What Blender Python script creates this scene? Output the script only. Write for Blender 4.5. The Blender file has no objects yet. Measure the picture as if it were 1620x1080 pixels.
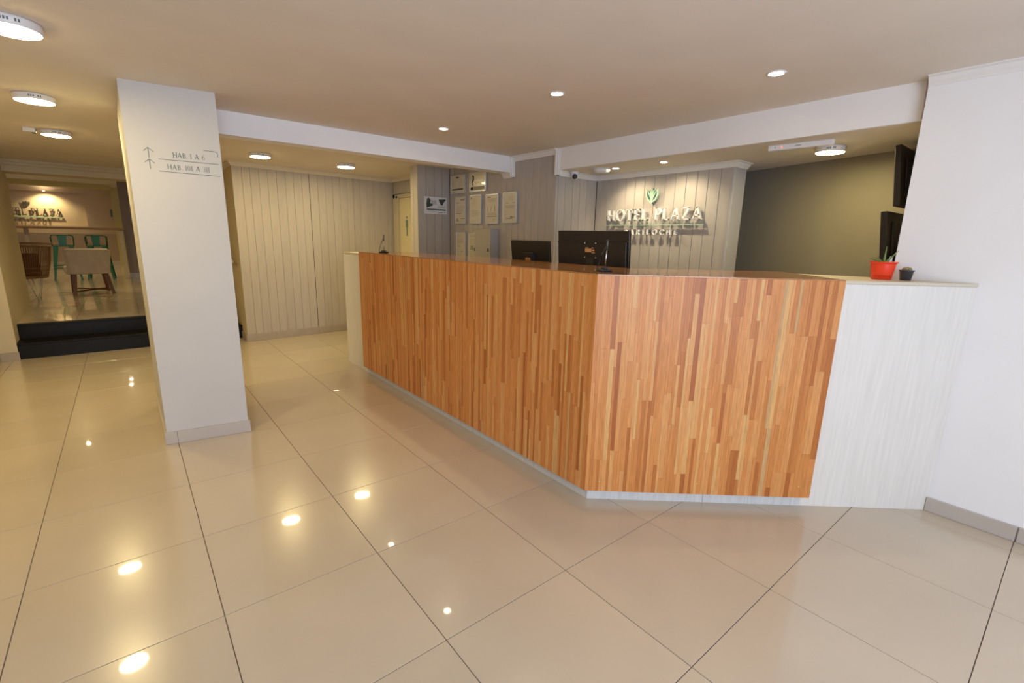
import bpy, bmesh, math, random
from mathutils import Vector, Matrix
rnd = random.Random(7)
PI = math.pi
sc = bpy.context.scene
COL = sc.collection

# ------------------------------------------------------------------ camera, world, light, exposure
def cam_axes(yaw, pitch, roll):
    f = Vector((math.sin(yaw)*math.cos(pitch), math.cos(yaw)*math.cos(pitch), math.sin(pitch)))
    r = Vector((math.cos(yaw), -math.sin(yaw), 0)); u = r.cross(f)
    return r*math.cos(roll)+u*math.sin(roll), -r*math.sin(roll)+u*math.cos(roll), f
r_, u_, f_ = cam_axes(math.radians(39.17), math.radians(-12.29), math.radians(1.33))
cd = bpy.data.cameras.new('camera'); cam = bpy.data.objects.new('camera', cd); COL.objects.link(cam)
cd.sensor_width = 36; cd.lens = 745.9/1620*36; cd.clip_start = .05; cd.clip_end = 100
m = Matrix((r_, u_, -f_)).transposed().to_4x4(); m.translation = Vector((1.0668, -3.0312, 1.4046)); cam.matrix_world = m
sc.camera = cam

w = bpy.data.worlds.new('world'); sc.world = w; w.use_nodes = True
w.node_tree.nodes['Background'].inputs[0].default_value = (.55, .68, 1, 1)
w.node_tree.nodes['Background'].inputs[1].default_value = 1.0

def area(name, loc, size, rot, energy, color, spread=None):
    l = bpy.data.lights.new(name, 'AREA'); l.shape = 'RECTANGLE'; l.size, l.size_y = size
    l.energy = energy; l.color = color
    if spread: l.spread = spread
    o = bpy.data.objects.new(name, l); COL.objects.link(o); o.location = loc; o.rotation_euler = rot
    return o
# daylight that enters by the glazed street front behind the photographer
area('street_daylight', (1.2, -5.0, 1.30), (2.8, 2.1), (math.radians(90), 0, 0), 100, (.78, .86, 1.0))
LAMP = (1.0, .79, .37)      # warm lamp light
SPOTC = (1.0, .82, .52)
LAMP_E, DOWN_E = 108, 110

vs = sc.view_settings
vs.view_transform = 'Standard'; vs.look = 'None'; vs.gamma = 1; vs.use_curve_mapping = False; vs.exposure = 0.21
try:
    sc.cycles.max_bounces = 8; sc.cycles.diffuse_bounces = 5; sc.cycles.glossy_bounces = 4
    sc.cycles.sample_clamp_indirect = 6; sc.cycles.caustics_reflective = False; sc.cycles.caustics_refractive = False
    sc.cycles.use_denoising = True
except Exception: pass

# ------------------------------------------------------------------ materials
def mat(name, col, rough=.6, metal=0, coat=0, noise=0, nscale=8, stretch=(1, 1, 1), bump=0, spec=.5, emit=None, es=0, rand=0):
    m = bpy.data.materials.new(name); m.use_nodes = True; nt = m.node_tree; b = nt.nodes['Principled BSDF']
    b.inputs['Base Color'].default_value = (*col, 1); b.inputs['Roughness'].default_value = rough
    b.inputs['Metallic'].default_value = metal; b.inputs['Specular IOR Level'].default_value = spec
    if coat: b.inputs['Coat Weight'].default_value = coat; b.inputs['Coat Roughness'].default_value = .03
    if emit: b.inputs['Emission Color'].default_value = (*emit, 1); b.inputs['Emission Strength'].default_value = es
    last = None
    tc = nt.nodes.new('ShaderNodeNewGeometry'); mp = nt.nodes.new('ShaderNodeMapping')
    mp.inputs['Scale'].default_value = stretch; nt.links.new(tc.outputs['Position'], mp.inputs['Vector'])
    if noise or bump:
        n = nt.nodes.new('ShaderNodeTexNoise'); n.inputs['Scale'].default_value = nscale; n.inputs['Detail'].default_value = 5
        nt.links.new(mp.outputs[0], n.inputs['Vector'])
        if noise:
            mr = nt.nodes.new('ShaderNodeMapRange'); mr.inputs[1].default_value = .3; mr.inputs[2].default_value = .7
            mr.inputs[3].default_value = 1-noise; mr.inputs[4].default_value = 1+noise*.4
            nt.links.new(n.outputs[0], mr.inputs[0]); last = mr.outputs[0]
        if bump:
            bp = nt.nodes.new('ShaderNodeBump'); bp.inputs['Strength'].default_value = bump; bp.inputs['Distance'].default_value = .002
            nt.links.new(n.outputs[0], bp.inputs['Height']); nt.links.new(bp.outputs[0], b.inputs['Normal'])
    if rand:
        oi = nt.nodes.new('ShaderNodeObjectInfo'); mr = nt.nodes.new('ShaderNodeMapRange')
        mr.inputs[3].default_value = 1-rand; mr.inputs[4].default_value = 1+rand*.3
        nt.links.new(oi.outputs['Random'], mr.inputs[0])
        if last:
            mm = nt.nodes.new('ShaderNodeMath'); mm.operation = 'MULTIPLY'
            nt.links.new(last, mm.inputs[0]); nt.links.new(mr.outputs[0], mm.inputs[1]); last = mm.outputs[0]
        else: last = mr.outputs[0]
    if last:
        vm = nt.nodes.new('ShaderNodeVectorMath'); vm.operation = 'SCALE'; vm.inputs[0].default_value = col
        nt.links.new(last, vm.inputs['Scale']); nt.links.new(vm.outputs[0], b.inputs['Base Color'])
    return m

M = {}
M['ceiling'] = mat('ceiling_paint', (.75, .69, .61), .8, noise=.04, nscale=3, bump=.15, spec=.2)
M['white'] = mat('white_paint', (.85, .845, .84), .65, noise=.03, nscale=2, bump=.15, spec=.3)
M['pillar'] = mat('pillar_paint', (.58, .565, .545), .6, noise=.04, nscale=2, bump=.2, spec=.3)
M['board'] = mat('grey_board_paint', (.455, .42, .385), .55, noise=.05, nscale=5, stretch=(6, 6, .6), spec=.35, rand=.05)
M['warmlitboard'] = mat('warm_lit_board_paint', (.50, .455, .405), .55, noise=.07, nscale=5, stretch=(6, 6, .6), spec=.35, rand=.05)  # same paint as the grey boards, warm lamp light put into the colour
M['groove'] = mat('groove', (.16, .14, .12), .8)
M['olive'] = mat('grey_wall_paint', (.265, .24, .19), .6, noise=.05, nscale=3, bump=.2, spec=.3)
M['corrwall'] = mat('warm_wall_paint', (.60, .52, .36), .6, noise=.04, nscale=3, spec=.3)
M['farwall'] = mat('far_wall_paint', (.60, .48, .36), .7)
M['purple'] = mat('mauve_wall_paint', (.27, .215, .19), .6)
M['yellowlit'] = mat('lamplit_ochre', (.60, .50, .20), .6)  # yellow lamp light on the far column, put into the colour
M['crown'] = mat('crown_moulding_white', (.8, .79, .77), .45)
M['crownbeige'] = mat('crown_moulding_cream', (.68, .62, .5), .5)
M['tile'] = mat('polished_tile', (.59, .50, .38), .22, coat=.55, noise=.05, nscale=2.2, rand=.05, spec=.5)
M['grout'] = mat('grout', (.13, .10, .08), .8)
M['skirt'] = mat('skirting_tile', (.50, .45, .40), .3, coat=.2, noise=.05, nscale=5)
M['skirtbeige'] = mat('skirting_paint', (.42, .36, .30), .45, noise=.08, nscale=9)
M['granite'] = mat('black_granite', (.012, .010, .007), .35, noise=.5, nscale=120, spec=.12)
M['lam'] = mat('pale_laminate', (.75, .715, .65), .5, noise=.07, nscale=14, stretch=(5, 5, .25), spec=.3, bump=.05)
M['lamwarm'] = mat('cream_laminate_edge', (.62, .55, .42), .4)
M['plinth'] = mat('grey_laminate', (.62, .62, .60), .45, noise=.12, nscale=14, stretch=(5, 5, .5))
M['black'] = mat('black_plastic', (.022, .016, .013), .38, spec=.4)
M['blackside'] = mat('black_plastic_gloss', (.03, .032, .045), .25)
M['whiteplastic'] = mat('white_plastic', (.75, .75, .76), .35)
M['letters'] = mat('white_letter_face', (.80, .80, .80), .4)
M['mint'] = mat('mint_green_acrylic', (.42, .62, .48), .3)
M['teal'] = mat('dark_teal_acrylic', (.05, .11, .12), .3)
M['ink'] = mat('grey_green_vinyl', (.12, .16, .15), .5)
M['darkletters'] = mat('dark_letter', (.09, .075, .06), .5)
M['alu'] = mat('silver_frame', (.62, .66, .76), .3, metal=.6)
M['paper'] = mat('paper', (.62, .57, .46), .25, coat=.4)
M['paperwhite'] = mat('paper_white', (.68, .69, .70), .3)
M['print'] = mat('print_grey', (.30, .27, .22), .5)
M['printdark'] = mat('print_dark', (.05, .055, .05), .5)
M['cabinet'] = mat('cabinet_enamel', (.42, .38, .32), .4)
M['coollit'] = mat('cool_lit_grey', (.42, .42, .44), .4)  # cabinet enamel again, with bluish daylight put into the colour
M['red'] = mat('red_plastic', (.85, .055, .015), .35)
M['green'] = mat('aloe_green', (.13, .22, .05), .45)
M['cactus'] = mat('cactus_olive', (.34, .29, .15), .8, noise=.6, nscale=200)
M['soil'] = mat('soil', (.05, .03, .02), .9)
M['potblack'] = mat('dark_grey_pot', (.04, .042, .048), .25)
M['brass'] = mat('brass_screw', (.75, .58, .22), .35, metal=.4)
M['door'] = mat('door_paint', (.70, .63, .42), .5)
M['doorframe'] = mat('door_frame_paint', (.55, .49, .36), .5)
M['icon'] = mat('door_icon', (.16, .24, .19), .5)
M['diff'] = mat('lamp_diffuser', (1, .95, .85), .5, emit=LAMP, es=LAMP_E)
M['diff_off'] = mat('frosted_dome', (.75, .73, .74), .25)
M['down'] = mat('downlight_lens', (1, .95, .85), .5, emit=SPOTC, es=DOWN_E)
M['led'] = mat('red_led', (1, .1, .03), .5, emit=(1, .10, .03), es=3)
M['stool'] = mat('green_enamel', (.006, .13, .065), .35)
M['seatwood'] = mat('stool_seat_wood', (.42, .22, .07), .4)
M['tablewood'] = mat('table_wood', (.33, .17, .055), .45, noise=.2, nscale=30, stretch=(.3, 4, 4))
M['linen'] = mat('cream_linen', (.60, .50, .37), .9, noise=.1, nscale=12, bump=.4)
M['legwood'] = mat('brown_wood_leg', (.16, .055, .018), .45, noise=.3, nscale=40)
M['rattan'] = mat('rattan', (.23, .11, .03), .5, noise=.3, nscale=60)
M['cushion'] = mat('brown_cushion', (.12, .045, .015), .9)
M['wire'] = mat('white_wire', (.7, .68, .6), .3)
M['chrome'] = mat('chrome', (.6, .6, .6), .2, metal=1)
M['label'] = mat('sticker_orange', (.55, .27, .09), .5)
M['rail'] = mat('handrail_wood', (.36, .27, .18), .5)
M['redflex'] = mat('black_rubber', (.012, .012, .014), .35)
M['cable'] = mat('cable_white', (.6, .52, .52), .5)
M['glass'] = mat('glass', (.9, .95, .95), .02)
M['glass'].node_tree.nodes['Principled BSDF'].inputs['Transmission Weight'].default_value = 1
M['darkmetal'] = mat('dark_metal', (.10, .10, .10), .4, metal=.6)

def wood_strip():
    m = bpy.data.materials.new('wood_strip'); m.use_nodes = True; nt = m.node_tree; b = nt.nodes['Principled BSDF']
    at = nt.nodes.new('ShaderNodeAttribute'); at.attribute_name = 'tint'
    cr = nt.nodes.new('ShaderNodeValToRGB'); e = cr.color_ramp.elements
    cols = [(0, (.38, .105, .022)), (.16, (.49, .165, .036)), (.40, (.62, .24, .062)), (.60, (.665, .27, .075)), (.80, (.70, .325, .105)), (.93, (.72, .40, .14)), (1, (.52, .32, .14))]
    e[0].position = 0; e[0].color = (*cols[0][1], 1); e[1].position = 1; e[1].color = (*cols[-1][1], 1)
    for p, c in cols[1:-1]: x = e.new(p); x.color = (*c, 1)
    nt.links.new(at.outputs['Fac'], cr.inputs[0])
    g = nt.nodes.new('ShaderNodeNewGeometry'); mp = nt.nodes.new('ShaderNodeMapping'); mp.inputs['Scale'].default_value = (9, 9, .45)
    n = nt.nodes.new('ShaderNodeTexNoise'); n.inputs['Scale'].default_value = 22; n.inputs['Detail'].default_value = 6; n.inputs['Roughness'].default_value = .65
    nt.links.new(g.outputs['Position'], mp.inputs[0]); nt.links.new(mp.outputs[0], n.inputs['Vector'])
    mr = nt.nodes.new('ShaderNodeMapRange'); mr.inputs[1].default_value = .3; mr.inputs[2].default_value = .75; mr.inputs[3].default_value = .72; mr.inputs[4].default_value = 1.18
    nt.links.new(n.outputs[0], mr.inputs[0])
    vm = nt.nodes.new('ShaderNodeVectorMath'); vm.operation = 'SCALE'
    nt.links.new(cr.outputs[0], vm.inputs[0]); nt.links.new(mr.outputs[0], vm.inputs['Scale']); nt.links.new(vm.outputs[0], b.inputs['Base Color'])
    b.inputs['Roughness'].default_value = .38; b.inputs['Specular IOR Level'].default_value = .4
    return m
M['strip'] = wood_strip()
M['woodtop'] = mat('varnished_wood_top', (.46, .20, .065), .14, noise=.3, nscale=18, stretch=(6, 6, 6), coat=.35)

# ------------------------------------------------------------------ helpers
def bm_new(): return bmesh.new()
def box(bm, lo, hi, bev=0, seg=1):
    r = bmesh.ops.create_cube(bm, size=1)['verts']
    for v in r:
        v.co = Vector([lo[i]+(v.co[i]+.5)*(hi[i]-lo[i]) for i in range(3)])
    if bev:
        es = list({e for v in r for e in v.link_edges})
        bmesh.ops.bevel(bm, geom=es, offset=bev, segments=seg, affect='EDGES', profile=.5)
    return bm
def prism(bm, pts, z0, z1, bev=0):
    """pts: plan outline (x,y), extruded in z"""
    lo = [bm.verts.new((x, y, z0)) for x, y in pts]; hi = [bm.verts.new((x, y, z1)) for x, y in pts]
    n = len(pts); fs = [bm.faces.new(lo[::-1]), bm.faces.new(hi)]
    for i in range(n): fs.append(bm.faces.new((lo[i], lo[(i+1) % n], hi[(i+1) % n], hi[i])))
    bmesh.ops.recalc_face_normals(bm, faces=fs)
    if bev: bmesh.ops.bevel(bm, geom=list({e for f in fs for e in f.edges}), offset=bev, segments=2, affect='EDGES', profile=.5)
    return bm
def solid(bm, pts, O, ax, ay, an, d):
    """polygon pts in the plane O + x*ax + y*ay, extruded by an*d"""
    O = Vector(O); ax = Vector(ax); ay = Vector(ay); an = Vector(an)
    a = [bm.verts.new(O+ax*x+ay*y) for x, y in pts]; b = [bm.verts.new(O+ax*x+ay*y+an*d) for x, y in pts]
    n = len(pts); fs = [bm.faces.new(a[::-1]), bm.faces.new(b)]
    for i in range(n): fs.append(bm.faces.new((a[i], a[(i+1) % n], b[(i+1) % n], b[i])))
    bmesh.ops.recalc_face_normals(bm, faces=fs)
    return bm
def lathe(bm, prof, c=(0, 0, 0), seg=24, cap=True, sx=1, sy=1):
    rings = []
    for r, z in prof:
        rings.append([bm.verts.new((c[0]+r*sx*math.cos(2*PI*k/seg), c[1]+r*sy*math.sin(2*PI*k/seg), c[2]+z)) for k in range(seg)])
    for a, b in zip(rings, rings[1:]):
        for k in range(seg):
            f = bm.faces.new((a[k], a[(k+1) % seg], b[(k+1) % seg], b[k])); f.smooth = True
    if cap:
        bm.faces.new(rings[0][::-1]); bm.faces.new(rings[-1])
    bmesh.ops.recalc_face_normals(bm, faces=bm.faces[:])
    return bm
def tube(bm, pts, r, seg=8, r1=None, closed=False):
    pts = [Vector(p) for p in pts]; n = len(pts); rings = []
    for i, p in enumerate(pts):
        if closed: t = pts[(i+1) % n]-pts[i-1]
        else: t = pts[min(i+1, n-1)]-pts[max(i-1, 0)]
        t.normalize(); up = Vector((0, 0, 1)) if abs(t.z) < .95 else Vector((1, 0, 0))
        a = t.cross(up).normalized(); b = t.cross(a)
        rr = r if r1 is None else r+(r1-r)*i/(n-1)
        rings.append([bm.verts.new(p+a*rr*math.cos(2*PI*k/seg)+b*rr*math.sin(2*PI*k/seg)) for k in range(seg)])
    prs = list(zip(rings, rings[1:]))+([(rings[-1], rings[0])] if closed else [])
    fs = []
    for a, b in prs:
        for k in range(seg):
            f = bm.faces.new((a[k], a[(k+1) % seg], b[(k+1) % seg], b[k])); f.smooth = seg > 5; fs.append(f)
    if not closed: fs.append(bm.faces.new(rings[0][::-1])); fs.append(bm.faces.new(rings[-1]))
    bmesh.ops.recalc_face_normals(bm, faces=fs)
    return bm

def wloc(p): return Vector((0, 0, 0)) if p is None else p.get('_w') and Vector(p['_w']) or Vector((0, 0, 0))
def obj(name, bm, material, parent=None, world=True, data=None):
    """one mesh object; with a parent, world coordinates are shifted to the parent's base"""
    if data is None:
        if parent is not None and world and '_w' in parent: bmesh.ops.translate(bm, verts=bm.verts[:], vec=-Vector(parent['_w']))
        me = bpy.data.meshes.new(name); bm.to_mesh(me); bm.free(); me.materials.append(material)
    else: me = data
    o = bpy.data.objects.new(name, me); COL.objects.link(o)
    if parent is not None:
        o.parent = parent
        if '_w' in parent: o['_w'] = list(parent['_w'])
    return o
def tag(o, label=None, cat=None, group=None, kind=None):
    if label: o['label'] = label
    if cat: o['category'] = cat
    if group: o['group'] = group
    if kind: o['kind'] = kind
    return o
def thing(name, label, cat, loc=(0, 0, 0), rz=0, group=None):
    o = bpy.data.objects.new(name, None); COL.objects.link(o); o.location = loc; o.rotation_euler.z = rz
    o.empty_display_size = .1
    o['_w'] = list(loc)
    return tag(o, label, cat, group)
def struct(name, bm, material, label, cat): return tag(obj(name, bm, material), label, cat, kind='structure')
def copy_tree(o, parent=None):
    c = o.copy(); COL.objects.link(c)
    if parent is not None: c.parent = parent
    for ch in [x for x in bpy.data.objects if x.parent == o]: copy_tree(ch, c)
    return c

# ------------------------------------------------------------------ serif glyphs (unit height)
TT, TH, SH, SO = .16, .085, .055, .055
def R(x0, y0, x1, y1): return [(x0, y0), (x1, y0), (x1, y1), (x0, y1)]
def D(xa, ya, xb, yb, w): return [(xa, ya), (xa+w, ya), (xb+w, yb), (xb, yb)]
def arc(cx, cy, rx, ry, wx, wy, a0, a1, n=14):
    """ring sector as quads: outer radii rx,ry; inner rx-wx, ry-wy"""
    out = []
    for i in range(n):
        t0 = math.radians(a0+(a1-a0)*i/n); t1 = math.radians(a0+(a1-a0)*(i+1)/n)
        out.append([(cx+(rx-wx)*math.cos(t0), cy+(ry-wy)*math.sin(t0)), (cx+rx*math.cos(t0), cy+ry*math.sin(t0)),
                    (cx+rx*math.cos(t1), cy+ry*math.sin(t1)), (cx+(rx-wx)*math.cos(t1), cy+(ry-wy)*math.sin(t1))])
    return out
def stem(x, w=TT, lo=True, hi=True):
    o = [R(x, 0, x+w, 1)]
    if lo: o.append(R(x-SO, 0, x+w+SO, SH))
    if hi: o.append(R(x-SO, 1-SH, x+w+SO, 1))
    return o
def bowl(x, y0, y1, w): 
    cy = (y0+y1)/2; ry = (y1-y0)/2
    return arc(x, cy, w, ry, TT*.85, TH, -90, 90)+[R(x-.06, y1-TH, x+.01, y1), R(x-.06, y0, x+.01, y0+TH)]
G = {
 'H': (.84, stem(.07)+stem(.62)+[R(.2, .455, .64, .545)]),
 'O': (.92, arc(.46, .5, .45, .52, .14, .055, 0, 360, 28)),
 'T': (.74, [R(.295, 0, .295+TT, 1), R(.225, 0, .515, SH), R(.02, .90, .72, 1), R(.02, .80, .08, 1), R(.66, .80, .72, 1)]),
 'E': (.64, stem(.07)+[R(.1, .905, .58, 1), R(.52, .82, .58, 1), R(.1, .455, .48, .545), R(.1, 0, .62, .095), R(.56, 0, .62, .2)]),
 'L': (.62, stem(.07)+[R(.1, 0, .62, .095), R(.555, 0, .62, .22)]),
 'P': (.62, stem(.07)+bowl(.28, .43, 1, .32)),
 'B': (.66, stem(.07)+bowl(.28, .50, 1, .28)+bowl(.28, 0, .55, .34)),
 'R': (.74, stem(.07)+bowl(.28, .46, 1, .30)+[D(.54, 0, .26, .5, .16), R(.5, 0, .76, SH)]),
 'I': (.29, stem(.07)),
 'C': (.78, arc(.46, .5, .43, .52, .14, .055, 42, 318, 22)+[R(.74, .70, .785, .95), R(.74, .05, .785, .28)]),
 'A': (.86, [D(.05, 0, .38, 1, .085), D(.63, 0, .33, 1, .16), R(.2, .30, .66, .385), R(0, 0, .2, SH), R(.56, 0, .86, SH)]),
 'Z': (.74, [R(.05, .91, .68, 1), R(.05, .80, .11, 1), R(.03, 0, .7, .09), R(.665, 0, .7, .2), D(.03, .03, .5, .97, .17)]),
 '1': (.36, [R(.12, 0, .24, 1), R(.03, 0, .33, SH), R(.03, 1-SH, .2, 1)]),
 '0': (.62, arc(.31, .5, .29, .5, .12, .05, 0, 360, 24)),
 '3': (.52, arc(.2, .74, .26, .27, .11, .05, -90, 130, 12)+arc(.2, .27, .29, .28, .12, .05, -130, 90, 12)),
 '6': (.60, arc(.30, .30, .28, .31, .11, .05, 0, 360, 22)+arc(.52, .35, .5, .66, .11, .05, 100, 180, 10)),
 '.': (.2, [R(.04, 0, .16, .12)]), ' ': (.42, []),
}
def text(bm, s, x0, x1, h, O, ax, ay, an, d, gap=.1):
    """write s so that it spans x0..x1 (metres along ax) and is h tall, raised d along an"""
    tot = sum(G[c][0] for c in s)+gap*(len(s)-1); k = (x1-x0)/tot; x = 0
    for c in s:
        wd, polys = G[c]
        for p in polys: solid(bm, [((x+q[0])*k+x0, q[1]*h) for q in p], O, ax, ay, an, d)
        x += wd+gap

# ------------------------------------------------------------------ setting: floor
H = 2.25
TILE = .6
PX = [(-.09, -7.0), (4.33, -7.0)]
fb = bm_new(); box(fb, (-3.2, -5.45, -.06), (7, 4.6, -.0025))
floor = struct('floor', fb, M['grout'], 'dark grout bed under the polished beige tiles of the lobby', 'floor')
def tile_mesh(w, l):
    b = bm_new(); box(b, (.0016, .0016, -.008), (w-.0016, l-.0016, 0), .0007); return b
tile_data = None
def place_tile(x, y, z, parent, w=TILE, l=TILE):
    global tile_data
    if abs(w-TILE) < 1e-6 and abs(l-TILE) < 1e-6:
        if tile_data is None:
            o = obj('tile', tile_mesh(w, l), M['tile'], parent, world=False); tile_data = o.data
        else: o = obj('tile', None, None, parent, data=tile_data)
    else: o = obj('tile', tile_mesh(w, l), M['tile'], parent, world=False)
    o.location = (x, y, z); return o
for i in range(-5, 10):
    for j in range(-6, 7):
        x, y = i*TILE, j*TILE
        l = TILE
        if y+TILE > 4.175: l = 4.175-y
        if l < .02: continue
        if x < -.61 and y > -2.5: continue
        if x > 5.3: continue
        place_tile(x, y, 0, floor, TILE, l)
# tiled floor outside the view: one plain slab each
b = bm_new(); box(b, (-3.1, -5.4, -.0024), (4.33, -3.62, -.0001)); tag(obj('tile_field', b, M['tile'], floor), kind='stuff')

# steps and raised floor
b = bm_new(); box(b, (-.1, 4.19, 0), (2.197, 4.5, .155)); 
steps = struct('steps', b, M['granite'], 'two black granite steps rising to the raised lounge on the left', 'steps')
b = bm_new(); box(b, (.03, 4.175, 0), (2.195, 4.195, .152)); obj('riser', b, M['granite'], steps)
b = bm_new(); box(b, (.03, 4.165, .152), (2.195, 4.50, .175), .004); obj('tread', b, M['granite'], steps)
b = bm_new(); box(b, (.03, 4.48, .175), (2.195, 4.50, .318)); obj('riser', b, M['granite'], steps)
b = bm_new(); box(b, (.03, 4.465, .318), (2.195, 4.56, .34), .004); obj('tread', b, M['granite'], steps)
b = bm_new(); box(b, (-5, 4.5, -.05), (2.2, 16.5, .337))
pf = struct('floor.001', b, M['grout'], 'raised lounge floor of beige tiles beyond the black steps', 'floor')
x0s = 1.12
for i in range(-4, 2):
    for j in range(0, 10):
        x = x0s+(i-1)*TILE; y = 4.56+j*TILE; w = TILE
        if x+TILE > 2.19: w = 2.19-x
        if w > .03: place_tile(x, y, .34, pf, w, TILE)
b = bm_new()
for i in range(-9, 2):
    for j in range(10, 20):
        x = x0s+(i-1)*TILE; y = 4.56+j*TILE
        box(b, (x+.0015, y+.0015, .33), (min(x+TILE, 2.18)-.0015, min(y+TILE, 16.45)-.0015, .34))
tag(obj('far_tile', b, M['tile'], pf), kind='stuff')
b = bm_new(); box(b, (-5, 4.56, .3371), (x0s-5*TILE-.0015, 10.56, .34)); tag(obj('far_tile', b, M['tile'], pf), kind='stuff')

# ------------------------------------------------------------------ ceiling and beams
b = bm_new(); box(b, (-3.2, -5.45, H), (4.39, 5.93, H+.12)); box(b, (-3.2, 5.93, 2.63), (2.3, 16.6, 2.72))
struct('ceiling', b, M['ceiling'], 'smooth warm white ceiling over the lobby and lounge', 'ceiling')
b = bm_new(); box(b, (4.412, -3.2, 2.055), (6.3, .445, 2.37))
struct('ceiling.001', b, M['ceiling'], 'lower ceiling above the space behind the reception counter', 'ceiling')
b = bm_new(); box(b, (1.6, 1.095, 2.09), (4.39, 1.25, 2.26)); struct('beam', b, M['white'], 'white beam running from the signed pillar to the certificate wall', 'beam')
b = bm_new(); box(b, (4.385, -2.31, 2.055), (4.41, .43, 2.26)); struct('beam.001', b, M['white'], 'white beam face above the counter before the hotel name sign', 'beam')
b = bm_new(); box(b, (-.3, 5.95, 2.10), (2.18, 6.35, 2.72)); struct('beam.002', b, M['corrwall'], 'ochre lit beam over the entrance of the raised lounge', 'beam')
for z0, z1, dd in ((2.215, 2.25, .06), (2.18, 2.215, .04), (2.10, 2.18, .015)):
    b = bm_new(); box(b, (-.05, 5.95-dd, z0), (2.18, 5.951, z1), .003); obj('moulding', b, M['corrwall'], bpy.data.objects['beam.002'])
b = bm_new(); box(b, (-3.2, 15.0, 2.50), (.95, 15.3, 2.63)); struct('beam.003', b, M['yellowlit'], 'shallow ochre beam under the far lounge ceiling', 'beam')

# pillar
pil = [(1.145, .701), (1.618, .637), (1.64, 1.25), (1.138, 1.62)]
b = bm_new(); prism(b, pil, 0, H); pillar = struct('pillar', b, M['pillar'], 'white square pillar with room number directions, left of the counter', 'pillar')
def skirt(name, parent, p0, p1, h=.085, t=.012, m='skirt', z=0):
    p0 = Vector((*p0, 0)); p1 = Vector((*p1, 0)); d = (p1-p0).normalized(); n = Vector((d.y, -d.x, 0))
    b = bm_new(); pts = [p0, p1, p1+n*t, p0+n*t]
    prism(b, [(q.x, q.y) for q in pts], z+.001, z+h, .0008); return obj(name, b, M[m], parent)
pd = Vector((.991, -.134, 0)); 
f0 = Vector((1.145, .701, 0)); f1 = Vector((1.618, .637, 0)); nn = Vector((-.134, -.991, 0))
cut = f0+pd*.058
skirt('skirting', pillar, (f0-pd*.012).xy, (cut-pd*.001).xy); skirt('skirting', pillar, cut.xy, (f1+pd*.012).xy)
skirt('skirting', pillar, (1.138, 1.62), (1.145, .703)); skirt('skirting', pillar, (1.618, .638), (1.64, 1.25))

# direction sign on the pillar (vinyl print, 1 mm proud)
s = thing('direction_sign', 'grey-green lettering HAB 1 A 6 and HAB 101 A 311 with arrows on pillar', 'sign', (1.40, .667, 1.82))
O = Vector((1.145, .701, 0)); AX = pd; AY = Vector((0, 0, 1)); AN = nn
b = bm_new(); text(b, 'HAB. 1 A 6', .2215, .388, .0295, O+Vector((0, 0, 1.8445)), AX, AY, AN, .0012, .05); obj('lettering', b, M['ink'], s)
b = bm_new(); text(b, 'HAB. 101 A 311', .1875, .4085, .0285, O+Vector((0, 0, 1.7735)), AX, AY, AN, .0012, .05); obj('lettering', b, M['ink'], s)
def stroke(b, x0, z0, x1, z1, w=.0032):
    d = Vector((x1-x0, z1-z0)); d.normalize(); n = Vector((-d.y, d.x))*w/2
    solid(b, [(x0-n.x, z0-n.y), (x1-n.x, z1-n.y), (x1+n.x, z1+n.y), (x0+n.x, z0+n.y)], O, AX, AY, AN, .0012)
for a, bb, c, dd in ((.1469, 1.829, .4602, 1.8255), (.1432, 1.759, .4615, 1.7525)):
    b = bm_new(); stroke(b, a, bb, c, dd, .0034); obj('rule', b, M['ink'], s)
for zt in (1.890, 1.8248):
    b = bm_new(); stroke(b, .103, zt, .103, zt-.057, .0042); stroke(b, .0797, zt-.0215, .103, zt, .0036); stroke(b, .103, zt, .1275, zt-.0235, .0036)
    obj('arrow', b, M['ink'], s)
b = bm_new(); stroke(b, .3839, 1.9025, .444, 1.901); stroke(b, .4585, 1.888, .4585, 1.869)
for k in range(5):
    t0, t1 = PI/2*(1-k/5), PI/2*(1-(k+1)/5); stroke(b, .444+.0145*math.cos(t0), 1.8865+.0145*math.sin(t0), .444+.0145*math.cos(t1), 1.8865+.0145*math.sin(t1))
obj('corner_line', b, M['ink'], s)

# ------------------------------------------------------------------ planked walls
def planked(wall, x0, y0, x1, y1, z0, z1, edges, m='board', t=.014, gap=.003):
    """vertical boards between consecutive positions in edges (metres from x0,y0), each its own part"""
    p = Vector((x0, y0, 0)); d = Vector((x1-x0, y1-y0, 0)); L = d.length; d.normalize(); n = Vector((d.y, -d.x, 0))
    ed = [e for e in edges if 0 <= e <= L+1e-4]
    for a, c in zip(ed, ed[1:]):
        b = bm_new()
        a2, c2, ch = a+gap/2, c-gap/2, .0028
        pts = [p+d*a2, p+d*c2, p+d*c2+n*(t-ch), p+d*(c2-ch)+n*t, p+d*(a2+ch)+n*t, p+d*a2+n*(t-ch)]
        prism(b, [(q.x, q.y) for q in pts], z0, z1); obj('board', b, M[m], wall)
def steps_(L, s=.105, off=0):
    e = [0]; x = off or s
    while x < L-.02: e.append(x); x += s
    e.append(L); return e
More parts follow.
